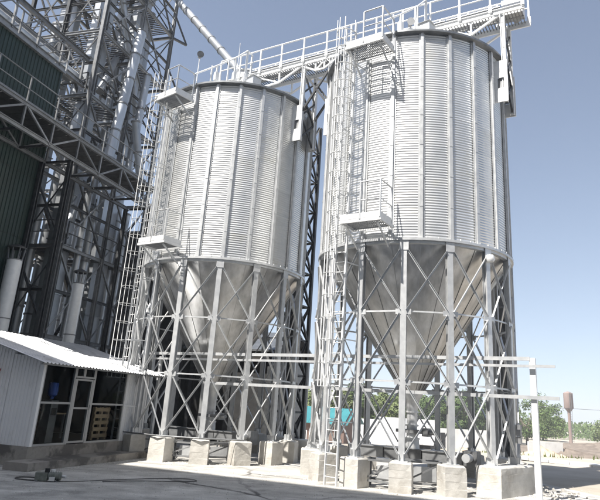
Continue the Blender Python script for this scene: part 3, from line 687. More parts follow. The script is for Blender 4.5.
# stovepipe-like stub with red cap on the end wall
rp = thing("red_pipe", "short red pipe sticking out of the shed's end wall", "pipe", inhut(-0.02, 1.45, 2.42), RV)
MB().tube((0, 0, 0), (-0.42, 0, 0.0), 0.055, n=12).build("pipe_body", REDM, rp, 40); MB().tube((-0.30, 0, 0), (-0.34, 0, 0), 0.08, n=12).build("flange", REDM, rp, 40)
# things inside
pl = thing("wooden_pallet", "wooden pallet leaning upright behind the shed's right window", "pallet", inhut(3.62, 0.40, PZ+0.03), RV)
for i in range(5): MB().box((0, 0.0, 0.12+i*0.20), (0.80, 0.022, 0.115)).build("slat", WOOD, pl)
for x in (-.36, 0, .36): MB().box((x, 0.055, 0.5), (0.09, 0.085, 1.0)).build("bearer", WOOD, pl)
wb = thing("water_bottle", "blue water bottle standing on a dispenser behind the shed's left window", "bottle", inhut(1.12, 0.45, 1.72), RV)
MB().lathe([(0.0, 0.0), (0.05, 0.0), (0.06, 0.06), (0.135, 0.12), (0.14, 0.42), (0.12, 0.46), (0.0, 0.47)], 18).build("bottle_body", BLUE, wb, 40); MB().lathe([(0.142, 0.2), (0.146, 0.2), (0.146, 0.28), (0.142, 0.28)], 18).build("bottle_band", BLUE, wb, 40)
ds = thing("water_dispenser", "dark dispenser carrying the blue bottle inside the shed", "dispenser", inhut(1.12, 0.45, PZ+0.03), RV)
MB().box((0, 0, 0.58), (0.30, 0.30, 1.16)).build("cabinet_body", DARK2, ds); MB().box((0, -0.155, 0.85), (0.2, 0.02, 0.2)).build("tap_recess", BLACK, ds)
wh = thing("handwheel", "large dark toothed wheel standing behind the shed's left window", "wheel", inhut(0.62, 0.75, PZ+0.6), RV)
b = MB()
for i in range(28):
    a, c = 2*math.pi*i/28, 2*math.pi*(i+1)/28; b.bar((0.5*math.cos(a), 0, 0.5*math.sin(a)), (0.5*math.cos(c), 0, 0.5*math.sin(c)), 0.06, 0.06); b.box((0.56*math.cos(a), 0, 0.56*math.sin(a)), (0.05, 0.05, 0.05))
b.build("rim", RUST, wh)
for i in range(5): a = 2*math.pi*i/5; MB().bar((0, 0, 0), (0.48*math.cos(a), 0, 0.48*math.sin(a)), 0.05, 0.04).build("spoke", RUST, wh)
dk = thing("work_desk", "desk with papers inside the shed behind the door", "desk", inhut(2.4, 1.6, PZ+0.03), RV)
MB().box((0, 0, 0.74), (1.2, 0.6, 0.04)).build("desk_top", WOOD, dk)
for x in (-.55, .55):
    for y in (-.25, .25): MB().box((x, y, 0.36), (0.05, 0.05, 0.72)).build("leg", DARK2, dk)

# exhaust stacks behind the hut
def stack(loc, z0, z1, r, label):
    o = thing("exhaust_stack", label, "stack", loc, 0, "white exhaust stacks behind the shed")
    n = 3
    for i in range(n):
        a, c = z0+(z1-z0)*i/n, z0+(z1-z0)*(i+1)/n; MB().tube((0, 0, a), (0, 0, c-0.012), r, n=24).build("pipe_section", WHITE, o, 40)
        MB().tube((0, 0, c-0.04), (0, 0, c), r*1.04, n=24).build("band", DARK2, o, 40)
    for i in range(8):
        a = R(45*i); MB().bar((r*.95*math.cos(a), r*.95*math.sin(a), z1), (r*1.15*math.cos(a), r*1.15*math.sin(a), z1+0.42), 0.03, 0.03).build("cap_rod", DARK2, o)
    MB().lathe([(r*1.25, z1+0.42), (r*1.28, z1+0.47), (0.0, z1+0.62), (0, z1+0.60), (r*1.25, z1+0.42)], 24).build("rain_cap", DARK, o, 40)
stack((-9.5, 24.0, 0), 0.0, 6.15, 0.225, "white exhaust stack rising behind the middle of the shed roof")
stack((-11.25, 22.0, 0), 0.0, 6.55, 0.27, "white exhaust stack at the far left behind the shed roof")

# ================================================================== GREEN BUILDING, GALLERY, TOWER
gbn = thing("green_building", "tall dark green metal clad building at the left edge", "building", kv(-17.5, 13.0), RV)
# local x = V, local y = -W ; front face (towards the silos) is y=0
def gface(p0, p1, z0, z1, n, rows):
    p0, p1 = Vector((*p0, 0)), Vector((*p1, 0)); dd = (p1-p0); L_ = dd.length; dd.normalize(); nn = Vector((dd.y, -dd.x, 0))
    me = {}
    for j in range(rows):
        for i in range(n):
            b = MB(); a, e = L_*i/n+0.01, L_*(i+1)/n-0.01; za, zb_ = z0+(z1-z0)*j/rows+0.01, z0+(z1-z0)*(j+1)/rows-0.01
            nr = 6; prof = []
            for q in range(nr): x = a+(e-a)*q/nr; st = (e-a)/nr; prof += [(x, 0), (x+st*.6, 0), (x+st*.7, .03), (x+st*.9, .03)]
            prof.append((e, 0))
            for x, h in prof: pt = p0+dd*x+nn*h; b.v += [(pt.x, pt.y, za), (pt.x, pt.y, zb_)]
            for q in range(len(prof)-1): b.f.append((2*q, 2*q+2, 2*q+3, 2*q+1))
            b.build("cladding_panel", GREEN, gbn)
GT = 15.0
gface((0, 0), (5.45, 0), 0, GT, 5, 6); gface((5.45, 0), (5.45, 8.5), 0, GT, 6, 6); gface((5.45, 8.5), (0, 8.5), 0, GT, 5, 6); gface((0, 8.5), (0, 0), 0, GT, 6, 6)
MB().box((2.725, 4.25, GT/2), (5.35, 8.4, GT-0.1)).build("core_wall", BLACK, gbn)
MB().box((2.725, 4.25, GT+0.05), (5.7, 8.8, 0.12)).build("roof", DARK2, gbn)
for x, y in ((0, 0), (5.45, 0), (5.45, 8.5), (0, 8.5)): MB().box((x, y, GT/2), (0.1, 0.1, GT)).build("corner_trim", GREEN, gbn)
# rooftop railing
rail_set(gbn, [Vector((5.6, 8.4, GT+.1)), Vector((5.6, 5.6, GT+.1)), Vector((5.6, 2.8, GT+.1)), Vector((5.6, -.1, GT+.1)), Vector((2.8, -.1, GT+.1)), Vector((0, -.1, GT+.1))], 1.1, m=DARK2, th=0.03)

gal = thing("conveyor_gallery", "dark steel truss gallery crossing in front of the tower at mid height", "gallery", kv(-16.0, 12.5), RV)
GZ0, GZ1, GL = 10.85, 11.8, 12.2
for y in (0, 1.45):
    MB().hbeam((0, y, GZ1), (GL, y, GZ1), 0.12, 0.16, 0.02).build("top_chord", DARK2, gal); MB().hbeam((0, y, GZ0), (GL, y, GZ0), 0.12, 0.16, 0.02).build("bottom_chord", DARK2, gal)
    for i in range(9):
        x = i*GL/8
        if 0 < i < 8: MB().bar((x, y, GZ0+.08), (x, y, GZ1-.08), 0.07, 0.07).build("upright", DARK2, gal)
        if i < 8: MB().bar((x, y, GZ0 if i % 2 else GZ1), (x+GL/8, y, GZ1 if i % 2 else GZ0), 0.07, 0.07).build("diagonal", DARK2, gal)
for i in range(24): MB().box((GL*(i+.5)/24, 0.725, GZ1-0.02), (GL/24-.03, 1.3, 0.05)).build("deck_plank", DARK, gal)
for i in range(9):
    x = i*GL/8; MB().bar((x, 0.06, GZ0), (x, 1.39, GZ0), 0.08, 0.08).build("cross_beam", DARK, gal)
rail_set(gal, [Vector((GL*i/8, 0, GZ1+.08)) for i in range(9)], 1.05, m=DARK2, th=0.022)
b = MB().box((GL/2, 0.95, GZ1+0.36), (GL, 0.5, 0.5)); b.build("belt_trough", DARK2, gal)
for x in (5.9, GL-.3):
    for y in (0.05, 1.4): MB().hbeam((x, y, 0), (x, y, GZ0-.08), 0.16, 0.16, 0.02).build("support_column", DARK, gal)

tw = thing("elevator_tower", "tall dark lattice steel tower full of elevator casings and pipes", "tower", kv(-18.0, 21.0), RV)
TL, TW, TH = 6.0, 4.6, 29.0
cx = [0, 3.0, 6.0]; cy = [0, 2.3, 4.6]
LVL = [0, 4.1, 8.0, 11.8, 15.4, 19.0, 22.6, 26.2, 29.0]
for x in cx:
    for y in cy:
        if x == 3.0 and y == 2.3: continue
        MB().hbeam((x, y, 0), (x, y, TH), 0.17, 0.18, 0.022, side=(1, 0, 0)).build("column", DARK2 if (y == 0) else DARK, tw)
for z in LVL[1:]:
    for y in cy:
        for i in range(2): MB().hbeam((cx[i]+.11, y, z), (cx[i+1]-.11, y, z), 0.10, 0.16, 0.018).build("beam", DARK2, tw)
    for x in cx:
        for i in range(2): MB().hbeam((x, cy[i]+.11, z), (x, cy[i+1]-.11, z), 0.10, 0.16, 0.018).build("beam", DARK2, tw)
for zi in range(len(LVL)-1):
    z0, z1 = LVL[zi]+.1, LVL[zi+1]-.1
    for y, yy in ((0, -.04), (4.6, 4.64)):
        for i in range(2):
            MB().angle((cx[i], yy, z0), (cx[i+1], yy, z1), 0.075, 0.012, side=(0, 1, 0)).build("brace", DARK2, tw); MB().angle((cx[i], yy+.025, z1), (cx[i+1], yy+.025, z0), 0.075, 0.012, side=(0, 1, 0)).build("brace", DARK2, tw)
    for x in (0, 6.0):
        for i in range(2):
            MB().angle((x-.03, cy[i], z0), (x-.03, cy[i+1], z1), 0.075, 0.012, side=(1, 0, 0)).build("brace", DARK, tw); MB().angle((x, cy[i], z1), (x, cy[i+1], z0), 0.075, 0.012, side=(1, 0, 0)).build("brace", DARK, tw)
for z in (8.0, 15.4, 19.0, 22.6):
    for (x0, x1, y0, y1) in ((0.2, 2.8, 0.2, 4.4), (3.2, 5.8, 0.2, 1.4), (3.2, 5.8, 3.2, 4.4)):
        b = MB(); n = int((x1-x0)/0.16)
        for i in range(n): b.box((x0+(x1-x0)*(i+.5)/n, (y0+y1)/2, z+.13), (0.06, y1-y0, 0.04))
        b.build("grating", DARK, tw)
    for y in (-0.1,):
        rail_set(tw, [Vector((0.2, y, z+.1)), Vector((2.9, y, z+.1)), Vector((5.8, y, z+.1))], 1.05, m=DARK, th=0.028)
    rail_set(tw, [Vector((-.12, 0.2, z+.1)), Vector((-.12, 2.3, z+.1)), Vector((-.12, 4.4, z+.1))], 1.05, m=DARK, th=0.028)
for zi in range(len(LVL)-1):
    z0, z1 = LVL[zi]+.1, LVL[zi+1]-.1; zm = (z0+z1)/2
    for i in range(2):
        MB().angle((3.0, cy[i], z0), (3.0, cy[i+1], z1), 0.10, 0.014, side=(1, 0, 0)).build("brace", DARK, tw); MB().angle((cx[i], 2.3, z1), (cx[i+1], 2.3, z0), 0.10, 0.014, side=(0, 1, 0)).build("brace", DARK, tw)
        MB().hbeam((cx[i]+.11, 0.05, zm), (cx[i+1]-.11, 0.05, zm), 0.09, 0.12, 0.016).build("beam", DARK, tw)
        MB().hbeam((cx[i]+.11, 2.3, zm+.4), (cx[i+1]-.11, 2.3, zm+.4), 0.09, 0.14, 0.016).build("beam", DARK, tw)
        MB().hbeam((0.04, cy[i]+.11, zm), (0.04, cy[i+1]-.11, zm), 0.09, 0.12, 0.016).build("beam", DARK, tw)
        MB().hbeam((cx[i]+.11, 4.6, zm), (cx[i+1]-.11, 4.6, zm), 0.09, 0.14, 0.016).build("beam", DARK, tw)
# stairs zigzagging inside
for zi in range(1, len(LVL)-1):
    z0, z1 = LVL[zi], LVL[zi+1]; xa, xb = (3.3, 5.7) if zi % 2 else (5.7, 3.3)
    for yy in (1.55, 2.25): MB().bar((xa, yy, z0+.1), (xb, yy, z1+.1), 0.04, 0.2).build("stair_string", DARK, tw)
    sm_ = MB().box((0, 0, 0), (0.26, 0.66, 0.03)).mesh("stair_tread", DARK)
    for i in range(14): place(sm_, "stair_tread", tw, 0, (xa+(xb-xa)*(i+.5)/14, 1.9, z0+.1+(z1-z0)*(i+.5)/14))
# outrigger brackets on the far right column
for z in (19.0, 22.6):
    MB().bar((6.0, 0, z), (6.9, -.5, z), 0.12, 0.12).build("bracket", DARK, tw); MB().bar((6.9, -.5, z), (6.0, 0, z+1.6), 0.08, 0.08).build("bracket", DARK, tw)
def tl(x, y, z): q = kv(-18.0, 21.0)+V*x-W*y; return Vector((q.x, q.y, z))
def elevator(x, y, label, h=27.5, w=0.42, gap=0.75):
    o = thing("bucket_elevator", label, "elevator", tl(x, y, 0), RV, "bucket elevators inside the tower")
    n = 11
    for s_ in (-.5, .5):
        for i in range(n):
            z0, z1 = 1.4+(h-1.4)*i/n, 1.4+(h-1.4)*(i+1)/n
            b = MB().box((s_*gap, 0, (z0+z1)/2), (w, w*.8, z1-z0-.05)).box((s_*gap, 0, z1-.02), (w+.1, w*.8+.1, 0.05)); b.build("casing_section", TRUNK, o)
    MB().box((0, 0, 0.75), (gap+w+.1, w*.9, 1.3)).build("boot", DARK2, o); MB().box((0, 0, h+.6), (gap+w+.3, w+.1, 1.2)).build("head", TRUNK, o)
elevator(1.2, 1.1, "twin pale elevator casings near the front corner of the dark tower"); elevator(4.6, 2.4, "twin pale elevator casings deep in the right half of the dark tower"); elevator(1.6, 3.6, "twin pale elevator casings at the left back of the dark tower")
elevator(4.0, 0.9, "twin pale elevator casings behind the right face of the dark tower", 24)
PG = "pipes inside the tower"
pipe("spout_pipe", "thick bright jointed pipe leaning on the front of the dark tower", "pipe", tl(2.35, -0.55, 20.4), tl(1.45, -0.55, 12.7), 0.25, TRUNK, 1.6, PG, 1.12)
pipe("spout_pipe", "thinner grey pipe beside the thick leaning pipe on the tower", "pipe", tl(3.6, -0.45, 18.5), tl(3.25, -0.45, 12.2), 0.20, TRUNK, 2.2, PG)
pipe("spout_pipe", "short elbowed pipe at the gallery end below the tower", "pipe", tl(2.6, -0.9, 15.2), tl(3.4, -1.2, 12.1), 0.19, TRUNK, 1.5, PG)
for i, (x, y, z0, z1, r, lab) in enumerate(((0.5, 2.0, 0.2, 10.6, .23, "pale upright pipe in the lower front bay of the tower"), (0.4, 3.2, 0.2, 20, .21, "tall pale pipe along the left side of the tower"), (2.4, 0.5, 0.2, 10.4, .24, "pale upright pipe under the gallery by the tower's right face"),
        (3.5, 1.6, 0.2, 22, .2, "tall slim pipe up the middle of the tower"), (5.4, 1.3, 0.2, 24, .24, "pale pipe beside the far right column of the tower"), (2.3, 2.9, 0.2, 18, .26, "broad pipe in the tower's core"), (5.2, 3.6, 0.2, 21, .2, "slim pipe at the tower's back corner"), (0.9, 4.2, .2, 12, .22, "pale pipe at the tower's left rear"), (4.9, .35, .2, 11, .18, "slim pipe just inside the tower's right face"), (1.5, .2, .2, 11, .16, "thin pipe rising beside the front right corner of the tower"))):
    pipe("vertical_pipe", lab, "pipe", tl(x, y, z0), tl(x, y, z1), r, TRUNK, 2.6, PG, 1.15)
for (a, c, r, lab) in ((((0.6, 1.0, 26), (4.4, 0.4, 16.5)), None, .17, "grey spout sloping across the upper tower"), (((5.2, 2.0, 24), (1.0, 0.3, 16.2)), None, .17, "grey spout crossing behind the sloping one in the upper tower"), (((3.8, 2.2, 15), (0.6, .4, 8.6)), None, .17, "grey spout sloping across the tower's middle")):
    pipe("spout_pipe", lab, "pipe", tl(*a[0]), tl(*a[1]), r, TRUNK, 2.0, PG)
# pipe bridge from the green building's roof to the tower
pb = thing("pipe_bridge", "bundle of horizontal beams bridging the green building and the tower", "bridge", kv(-18.4, 14.0), RV)
for y, z in ((0, 15.9), (1.2, 15.9), (0, 17.3), (1.2, 17.3), (2.6, 18.4)): MB().hbeam((-1, y, z), (7.0, y, z), 0.16, 0.22, 0.025).build("beam", DARK2, pb)
for i in range(6):
    x = -0.6+i*1.45
    for y in (0, 1.2): MB().bar((x, y, 15.9), (x, y, 17.3), 0.09, 0.09).build("upright", DARK2, pb); MB().bar((x, y, 15.95), (x+1.4, y, 17.25), 0.07, 0.07).build("diagonal", DARK2, pb)
    MB().bar((x, 0, 15.95), (x, 1.2, 15.95), 0.09, 0.09).build("cross_beam", DARK2, pb)
for y in (0.35, 0.85): MB().tube((-1, y, 16.3), (7, y, 16.3), 0.2, n=14).build("carried_pipe", TRUNK, pb, 50)
# dark shed behind the left silo
SH = 2.1; sp = kv(-12.6, 31.5)
ds2 = thing("storage_shed", "dark open storage shed with grey gable roof behind the left silo", "shed", sp, R(-16.9))
for x in (-SH, 0, SH): MB().box((x, -3.2, 2.2), (0.2, 0.2, 4.4)).build("post", DARK, ds2)
MB().box((0, 3.2, 2.2), (2*SH+.1, 0.15, 4.4)).build("rear_wall", BLACK, ds2)
for s_ in (-1, 1): MB().box((s_*(SH+.05), 0.1, 2.2), (0.12, 6.2, 4.4)).build("side_wall", DARK2, ds2)
for i in range(2): MB().box((-SH/2+i*SH, -3.05, 2.0), (SH-.25, 0.08, 4.0)).build("wall_panel", BLACK, ds2)
b = MB(); X = SH+.4; b.v = [(-X, -3.7, 4.45), (X, -3.7, 4.45), (X, 0, 5.7), (-X, 0, 5.7), (X, 3.7, 4.45), (-X, 3.7, 4.45)]; b.v += [(x, y, z-.1) for x, y, z in b.v]
b.f = [(0, 1, 2, 3), (3, 2, 4, 5), (9, 8, 7, 6), (11, 10, 8, 9), (0, 6, 7, 1), (1, 7, 8, 2), (2, 8, 10, 4), (4, 10, 11, 5), (5, 11, 9, 3), (3, 9, 6, 0)]
b.build("roof", ROOFM, ds2)
# dark annex behind the tower
an = thing("dark_annex", "dark clad annex filling the space behind the tower and the left silo", "building", kv(-23.5, 28.2), R(-16.9))
AL, AD, AH = 8.3, 3.0, 10.6
for i in range(8):
    for j in range(4):
        MB().box((AL*(i+.5)/8, 0, AH*(j+.5)/4), (AL/8-.02, 0.08, AH/4-.02)).build("cladding_panel", DARK if (i*3+j) % 5 else BLACK, an)
MB().box((AL/2, AD, AH/2), (AL, 0.1, AH)).build("rear_wall", BLACK, an)
for x in (0.05, AL-.05): MB().box((x, AD/2, AH/2), (0.1, AD-.1, AH)).build("side_wall", DARK, an)
MB().box((AL/2, AD/2, AH+.08), (AL+.3, AD+.4, 0.12)).build("roof", DARK2, an)

# warehouse behind the camera whose shadow lies over the yard
whs = thing("grain_warehouse", "tall warehouse standing behind the viewer that shades the yard", "building", (0, 0, 0))
E0 = Vector((0.93, -0.367, 0)); E1 = Vector((0.367, 0.93, 0)); ro = math.atan2(E0.y, E0.x)
whs.location = E1*(-3.0); whs.rotation_euler = (0, 0, ro)
WHH = 30.3
for i in range(10): MB().box((-32+i*8+0.0, -0.06, WHH/2), (7.96, 0.12, WHH)).build("wall_panel", PAINT, whs)
MB().box((4, -14.0, WHH/2), (79.5, 0.12, WHH)).build("rear_wall", PAINT, whs)
for x in (-36, 44): MB().box((x, -7, WHH/2), (0.12, 13.7, WHH)).build("end_wall", PAINT, whs)
MB().box((4, -7, WHH-0.1), (79.6, 13.7, 0.12)).build("roof", DARK2, whs)
for i in range(4): MB().box((-24+i*16, 0.03, 2.2), (4, 0.06, 4.4)).build("gate", DARK2, whs)

# ================================================================== THINGS ON THE YARD
ag = thing("portable_machine", "small grey green portable machine lying on the yard before the shed", "machine", (-5.75, 14.75, 0.004), R(12))
MB().box((-.12, 0, 0.10), (0.26, 0.2, 0.17)).build("engine_block", MACH, ag)
b = MB().tube((0.02, 0, 0.11), (0.30, 0, 0.11), 0.085, n=14)
for i in range(5): b.tube((0.06+i*.05, 0, 0.11), (0.075+i*.05, 0, 0.11), 0.10, n=14)
b.build("cylinder_body", MACH, ag, 40)
MB().tube((-0.02, 0, 0.18), (-0.02, 0, 0.27), 0.055, n=12).build("filler_cap", BLACK, ag, 40); MB().tube((0.10, 0.02, 0.19), (0.10, 0.02, 0.25), 0.05, n=12).build("tank_cap", PAINT, ag, 40)
MB().box((0.12, -0.12, 0.06), (0.12, 0.05, 0.08)).build("label_plate", PAINT, ag); MB().tube((0.31, 0, 0.11), (0.40, -.02, 0.11), 0.03, n=10).build("shaft", GALV, ag, 40)
for x in (-.2, .22): MB().box((x, 0, 0.012), (0.04, 0.24, 0.024)).build("skid", DARK2, ag)
def cable(name, pts, r, label):
    b = MB(); out = []
    n = len(pts)
    for i in range(n-1):
        p0, p1, p2, p3 = (Vector(pts[max(0, min(n-1, q))]) for q in (i-1, i, i+1, i+2))
        for s_ in range(10):
            t = s_/10; out.append(0.5*((2*p1)+(-p0+p2)*t+(2*p0-5*p1+4*p2-p3)*t*t+(-p0+3*p1-3*p2+p3)*t**3))
    out.append(Vector(pts[-1])); b.path(out, r, 6)
    return tag(b.build(name, RUBBER, None, 60), label, "cable")
cable("power_cable", [(-5.5, 14.7, .02), (-5.0, 15.0, .02), (-4.4, 15.6, .02), (-3.6, 16.2, .02), (-2.9, 16.5, .02), (-2.6, 16.2, .02), (-3.0, 15.9, .02), (-3.9, 15.6, .02), (-4.6, 15.1, .02)], 0.009, "black cable looping over the yard right of the small machine")
cable("air_hose", [(-5.9, 14.8, .02), (-6.2, 15.1, .02), (-6.5, 15.05, .02), (-6.45, 14.75, .02), (-6.0, 14.65, .02)], 0.014, "dark hose curled at the left of the small machine")
# rubble near the right piers
q = random.Random(5); rb = MB()
for i in range(160):
    a = q.uniform(0, 6.28); rr = q.uniform(0, 1); p = Vector((6.9+1.1*math.cos(a)*rr, 18.6+2.4*math.sin(a)*rr, 0.0)); s_ = q.uniform(.03, .11)
    ax = Matrix.Rotation(q.uniform(0, 3), 3, Vector((q.random(), q.random(), q.random()+.1)))
    rb.box(p+Vector((0, 0, s_*.3)), (s_, s_*q.uniform(.5, 1), s_*q.uniform(.4, .8)), tuple(ax.col[k] for k in range(3)))
tag(rb.build("rubble", CONC), "loose concrete rubble by the wide pier", "rubble", kind="stuff")

# grit, spilled grain and pebbles over the yard
q = random.Random(77); gb_ = MB(); gg = MB()
def pebble(b, x, y, s_):
    k = len(b.v); a = q.uniform(0, 6.28)
    for i in range(3): b.v.append((x+s_*math.cos(a+i*2.1)*q.uniform(.6, 1), y+s_*math.sin(a+i*2.1)*q.uniform(.6, 1), 0.004))
    b.v.append((x+q.uniform(-.3, .3)*s_, y+q.uniform(-.3, .3)*s_, 0.004+s_*q.uniform(.5, .9))); b.f += [(k, k+1, k+3), (k+1, k+2, k+3), (k+2, k, k+3)]
for i in range(2600): pebble(gb_, q.uniform(-8, 9), 11.5+9*q.random()**1.3, q.choice((.012, .015, .02, .03)))
for c_, rot in ((CL, LROT), (CR, RROT)):
    for i in range(NL):
        p_ = c_+pol(RS, rot+LA*i, 0)
        for k in range(70): a = q.uniform(0, 6.28); rr = .36+abs(q.gauss(0, .16)); pebble(gb_, p_.x+rr*math.cos(a), p_.y+rr*math.sin(a), q.uniform(.01, .035))
for k in range(900):
    p_ = Vector((-7.29, 17.03, 0))+V*q.uniform(-1, 6.4)+W*(.80+abs(q.gauss(0, .25))); pebble(gb_, p_.x, p_.y, q.uniform(.008, .025))
tag(gb_.build("grit", CONC), "loose grit and pebbles scattered over the yard", "grit", kind="stuff")
# ================================================================== BACKGROUND
def house(name, label, loc, rz, w, d, h, rh, wm, rm, wins=(), doors=(), cat="house", group=None, over=0.4, chimney=False):
    o = thing(name, label, cat, loc, rz, group)
    b = MB().box((0, -d/2+.1, h/2), (w, 0.2, h)); b.build("front_wall", wm, o)
    MB().box((0, d/2-.1, h/2), (w, 0.2, h)).build("rear_wall", wm, o)
    for s_ in (-1, 1):
        b = MB(); x = s_*(w/2-.1); pts = [(-d/2+.2, 0), (d/2-.2, 0), (d/2-.2, h), (0, h+rh*.95), (-d/2+.2, h)]
        for dx in (-.09, .09): b.v += [(x+dx, y, z) for y, z in pts]
        b.f = [(0, 1, 2, 3, 4), (9, 8, 7, 6, 5)]+[(k, 5+k, 5+(k+1) % 5, (k+1) % 5) for k in range(5)]
        b.build("end_wall", wm, o)
    for s_ in (-1, 1):
        sh = Vector((0, s_*(d/2+over), h-over*rh/(d/2))); b = MB(); n = max(4, int(w/1.1)); W2 = w/2+over
        for i in range(n):
            x0, x1 = -W2+2*W2*i/n+.01, -W2+2*W2*(i+1)/n-.01
            k = len(b.v); b.v += [(x0, sh.y, sh.z+.03), (x1, sh.y, sh.z+.03), (x1, 0, h+rh+.03), (x0, 0, h+rh+.03), (x0, sh.y, sh.z-.03), (x1, sh.y, sh.z-.03), (x1, 0, h+rh-.03), (x0, 0, h+rh-.03)]
            b.f += [tuple(k+q for q in f) for f in ((0, 1, 2, 3), (7, 6, 5, 4), (0, 4, 5, 1), (1, 5, 6, 2), (2, 6, 7, 3), (3, 7, 4, 0))]
        b.build("roof", rm, o)
    for x, z, ww, hh in wins:
        f = MB().box((x, -d/2-.02, z), (ww+.16, .08, hh+.16)).build("window", PAINT, o); MB().box((x, -d/2-.065, z), (ww, .02, hh)).build("pane", BLACK, f)
    for x, ww, hh in doors: MB().box((x, -d/2-.03, hh/2), (ww, .08, hh)).build("door", BLACK, o)
    if chimney: MB().box((w*.2, .6, h+rh+.3), (0.6, 0.6, 1.6)).build("chimney", BRICKM, o)
    return o
house("teal_roof_house", "brick house with bright teal roof seen between the two silos", (0.2, 60, gz(0, 60)), R(-18), 9, 6, 3.1, 1.2, BRICKM, TEAL, [(-2.4, 1.6, 1.2, 1.2), (0.4, 1.6, 1.2, 1.2)], [(2.2, 1.0, 2.1)])
house("open_shed", "low open shed with shade-blackened walls and pale sloping roof behind the right silo's ladder", (7.6, 66, gz(7, 66)), R(-12), 7.6, 7, 1.9, 2.0, BLACK, SLATE, cat="shed")  # near-black wall colour stands in for the deep shade below the roof
house("low_barn", "low black barn with pale roof behind the right silo's outlet", (12.6, 74, gz(12, 74)), R(-20), 5.5, 6, 2.0, 2.2, BLACK, SLATE, cat="barn")
def wall_run(x0, y0, x1, y1, h, label, doors):
    a, c = Vector((x0, y0, 0)), Vector((x1, y1, 0)); dd = (c-a); L_ = dd.length; o = thing("boundary_wall", label, "wall", (x0, y0, gz(x0, y0)-.2), math.atan2(dd.y, dd.x))
    n = max(2, int(L_/3))
    for i in range(n): MB().box((L_*(i+.5)/n, 0, h/2), (L_/n-.03, .25, h)).build("wall_panel", PAINT, o)
    for x in doors: MB().box((x, -.16, h*.42), (1.5, .08, h*.8)).build("door", BLACK, o)
wall_run(14, 88, 27.5, 92, 3.3, "long white wall with a dark doorway behind the right silo", (5.6,))
wall_run(28.5, 80, 33.5, 81.5, 2.6, "bright white wall panel by the pale post at the right", ())
house("white_cottage", "white cottage with pale roof behind the right silo's legs", (13.6, 82, gz(13, 82)), R(-12), 7, 6, 2.7, 1.5, PAINT, SLATE, [(-1.6, 1.5, 1, 1)], [(1.2, 1, 2)])
# water tower
wt = thing("water_tower", "rusty brown water tower with a fat tank on a slim column", "water tower", (63.8, 150, -3.4))
MB().tube((0, 0, 0), (0, 0, 8.2), 0.42, 0.38, n=20).build("column", RUST, wt, 40)
MB().lathe([(0.38, 7.4), (1.05, 8.2), (1.1, 8.3), (1.1, 11.7), (1.0, 11.8), (0.0, 12.2)], 24).build("tank", RUST, wt, 40)
b = MB()
for s_ in (-.2, .2): b.bar((s_, -1.25, 0.5), (s_, -1.25, 12), .06, .06)
for i in range(30): b.bar((-.2, -1.25, .7+i*.38), (.2, -1.25, .7+i*.38), .04, .04)
b.build("ladder", DARK2, wt)
# power poles with a line
def ppole(loc, label):
    o = thing("utility_pole", label, "pole", loc, R(10), "utility poles along the far road"); MB().tube((0, 0, 0), (0, 0, 9.0), .14, .09, n=10).build("pole", BARK, o, 50); MB().box((0, 0, 8.4), (1.8, .1, .1)).build("crossarm", BARK, o)
    for x in (-.8, 0.8): MB().tube((x, 0, 8.45), (x, 0, 8.65), .05, n=8).build("insulator", PAINT, o)
PA, PB = Vector((5, 118, -3.2)), Vector((98, 128, -3.2))
ppole(PA, "utility pole hidden among the trees behind the right silo"); ppole(PB, "utility pole beyond the right edge of the water tower")
b = MB(); prev = None
for i in range(25):
    t = i/24; p = PA.lerp(PB, t)+Vector((0, 0, 8.6-3.2*4*t*(1-t)*.35)); 
    if prev: b.tube(prev, p, 0.035, n=5)
    prev = p
tag(b.build("power_line", RUBBER, None, 60), "thin power line sagging across the sky behind the water tower", "power line")

# trees
def tree(loc, h, rx, label, mi, seed, name="broadleaf_tree", nleaf=8500, trunk=0.25, leaf=0.46):
    q = random.Random(seed); o = thing(name, label, "tree", loc, 0, "trees along the horizon")
    b = MB(); b.tube((0, 0, -.3), (0, 0, h*.35), 0.035*h, 0.022*h, n=8); base = Vector((0, 0, h*.33)); tips = []
    for i in range(7):
        a = 6.28*i/7+q.uniform(-.3, .3); t = Vector((math.cos(a)*rx*q.uniform(.3, .65), math.sin(a)*rx*q.uniform(.3, .65), h*q.uniform(.55, .85))); mid = base.lerp(t, .5)+Vector((0, 0, -.05*h))
        b.tube(base+Vector((0, 0, q.uniform(-.1, .05)*h)), mid, .016*h, .010*h, n=6); b.tube(mid, t, .010*h, .004*h, n=5)
    b.build("trunk", BARK, o, 60)
    cl_ = []
    for i in range(46):
        u = q.uniform(-1, 1); a = q.uniform(0, 6.28); rr = q.uniform(.45, 1.0)**.6; s_ = math.sqrt(1-u*u)
        bulge = 1+.22*math.sin(3*a+seed)+.12*math.sin(5*u*3+seed)
        cl_.append((Vector((math.cos(a)*s_*rx*rr*bulge, math.sin(a)*s_*rx*rr*bulge, h*.56+u*rr*h*.42)), q.uniform(.55, 1.15)*rx*.27))
    vs, fs = [], []
    for i in range(nleaf):
        c, r_ = cl_[q.randrange(46)]
        p = Vector((q.gauss(0, 1), q.gauss(0, 1), q.gauss(0, .8))); p = c+p.normalized()*r_*(q.random()**.4)
        if p.z < h*.12: continue
        n = (p-c).normalized()+Vector((q.uniform(-.7, .7), q.uniform(-.7, .7), q.uniform(-.2, .9))); n.normalize()
        t = n.orthogonal().normalized(); t = Matrix.Rotation(q.uniform(0, 6.28), 3, n) @ t; s2 = n.cross(t); L_ = leaf*q.uniform(.6, 1.25); k = len(vs)
        vs += [tuple(p-t*L_*.5), tuple(p+s2*L_*.32), tuple(p+t*L_*.5), tuple(p-s2*L_*.32)]; fs.append((k, k+1, k+2, k+3))
    m = MB(); m.v, m.f = vs, fs; m.build("crown", LEAF[mi], o)
    return o
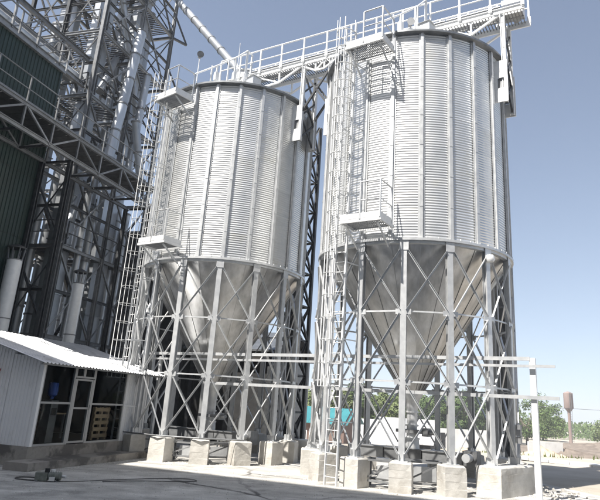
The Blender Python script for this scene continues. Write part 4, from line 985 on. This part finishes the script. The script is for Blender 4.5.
TREES = [  # x, y, height, radius, foliage, label
 (45.5, 128, 11.0, 7.2, 0, "round bushy green tree just left of the water tower"),
 (34.5, 128, 11.2, 5.0, 2, "dark tree behind the pale end post at the right"),
 (72, 140, 7.6, 7, 1, "pale low tree right of the water tower"), (82, 138, 6.5, 6, 0, "low green tree at the far right edge"), (61, 160, 7.5, 6, 1, "small pale tree directly behind the water tower column"),
 (23, 112, 9.6, 6.0, 0, "broad green tree behind the long white wall"), (29, 116, 11.0, 4.2, 2, "slim dark green tree behind the right silo's right legs"), (16.5, 108, 8.8, 5.0, 2, "dark round tree above the white cottage"),
 (10.5, 92, 10.0, 5.0, 1, "leafy pale tree behind the right silo's hopper outlet"), (6.2, 88, 9.6, 4.6, 0, "green tree above the pale shed roof, left of the outlet"), (4.2, 84, 9.2, 3.4, 1, "narrow pale tree behind the right silo's ladder"),
 (1.6, 96, 9.0, 4.2, 1, "pale yellowish tree rising behind the teal roof"), (-2.0, 98, 9.2, 4.5, 0, "green tree behind the left end of the teal roof"), (15, 120, 8, 6, 0, "distant tree farther off between the white wall and the cottage")]
for i, (x, y, h, r_, mi, lab) in enumerate(TREES): tree((x, y, gz(x, y)), h*.86, r_, lab, mi, 20+i)
# scrub on the horizon
q = random.Random(9); vs, fs = [], []
for i in range(20000):
    x = q.uniform(-60, 200); y = q.uniform(175, 215); hgt = 5.2+1.0*math.sin(x*.13)+0.9*math.sin(x*.31+1)+.5*math.sin(x*.9); z = -3.4+q.random()**.8*max(1.5, hgt)
    n = Vector((q.uniform(-1, 1), -1, q.uniform(-.2, 1))).normalized(); t = n.orthogonal().normalized(); t = Matrix.Rotation(q.uniform(0, 6.28), 3, n) @ t; s2 = n.cross(t); L_ = q.uniform(.5, 1.1); p = Vector((x, y, z)); k = len(vs)
    vs += [tuple(p-t*L_*.5), tuple(p+s2*L_*.35), tuple(p+t*L_*.5), tuple(p-s2*L_*.35)]; fs.append((k, k+1, k+2, k+3))
m = MB(); m.v, m.f = vs, fs
tag(m.build("distant_scrub", LEAF[0]), "band of distant scrub along the horizon", "scrub", kind="stuff")
# grass tufts at the dirt edge on the right
q = random.Random(19); vs, fs = [], []
for i in range(5000):
    x = q.uniform(11, 60); y = q.uniform(36, 100); z = gz(x, y); hh = q.uniform(.1, .35); a = q.uniform(0, 6.28); p = Vector((x, y, z)); k = len(vs)
    vs += [tuple(p+Vector((.05*math.cos(a), .05*math.sin(a), 0))), tuple(p-Vector((.05*math.cos(a), .05*math.sin(a), 0))), tuple(p+Vector((q.uniform(-.1, .1), q.uniform(-.1, .1), hh)))]; fs.append((k, k+1, k+2))
m = MB(); m.v, m.f = vs, fs
tag(m.build("dry_grass", LEAF[1]), "sparse dry grass on the dirt at the right", "grass", kind="stuff")

# ------------------------------------------------------------------ summer haze
hz = MB().box((0, 450, 14.0), (1900, 2200, 38.0))
hm = bpy.data.materials.new("haze_air"); hm.use_nodes = True; N = hm.node_tree.nodes; N.remove(N["Principled BSDF"])
pv = N.new("ShaderNodeVolumePrincipled"); pv.inputs["Color"].default_value = (0.93, 0.96, 1.0, 1); pv.inputs["Density"].default_value = 0.0010
hm.node_tree.links.new(pv.outputs[0], N["Material Output"].inputs["Volume"])
ho = hz.build("haze", hm); ho["kind"] = "stuff"; ho["label"] = "pale summer haze in the air"; ho["category"] = "haze"
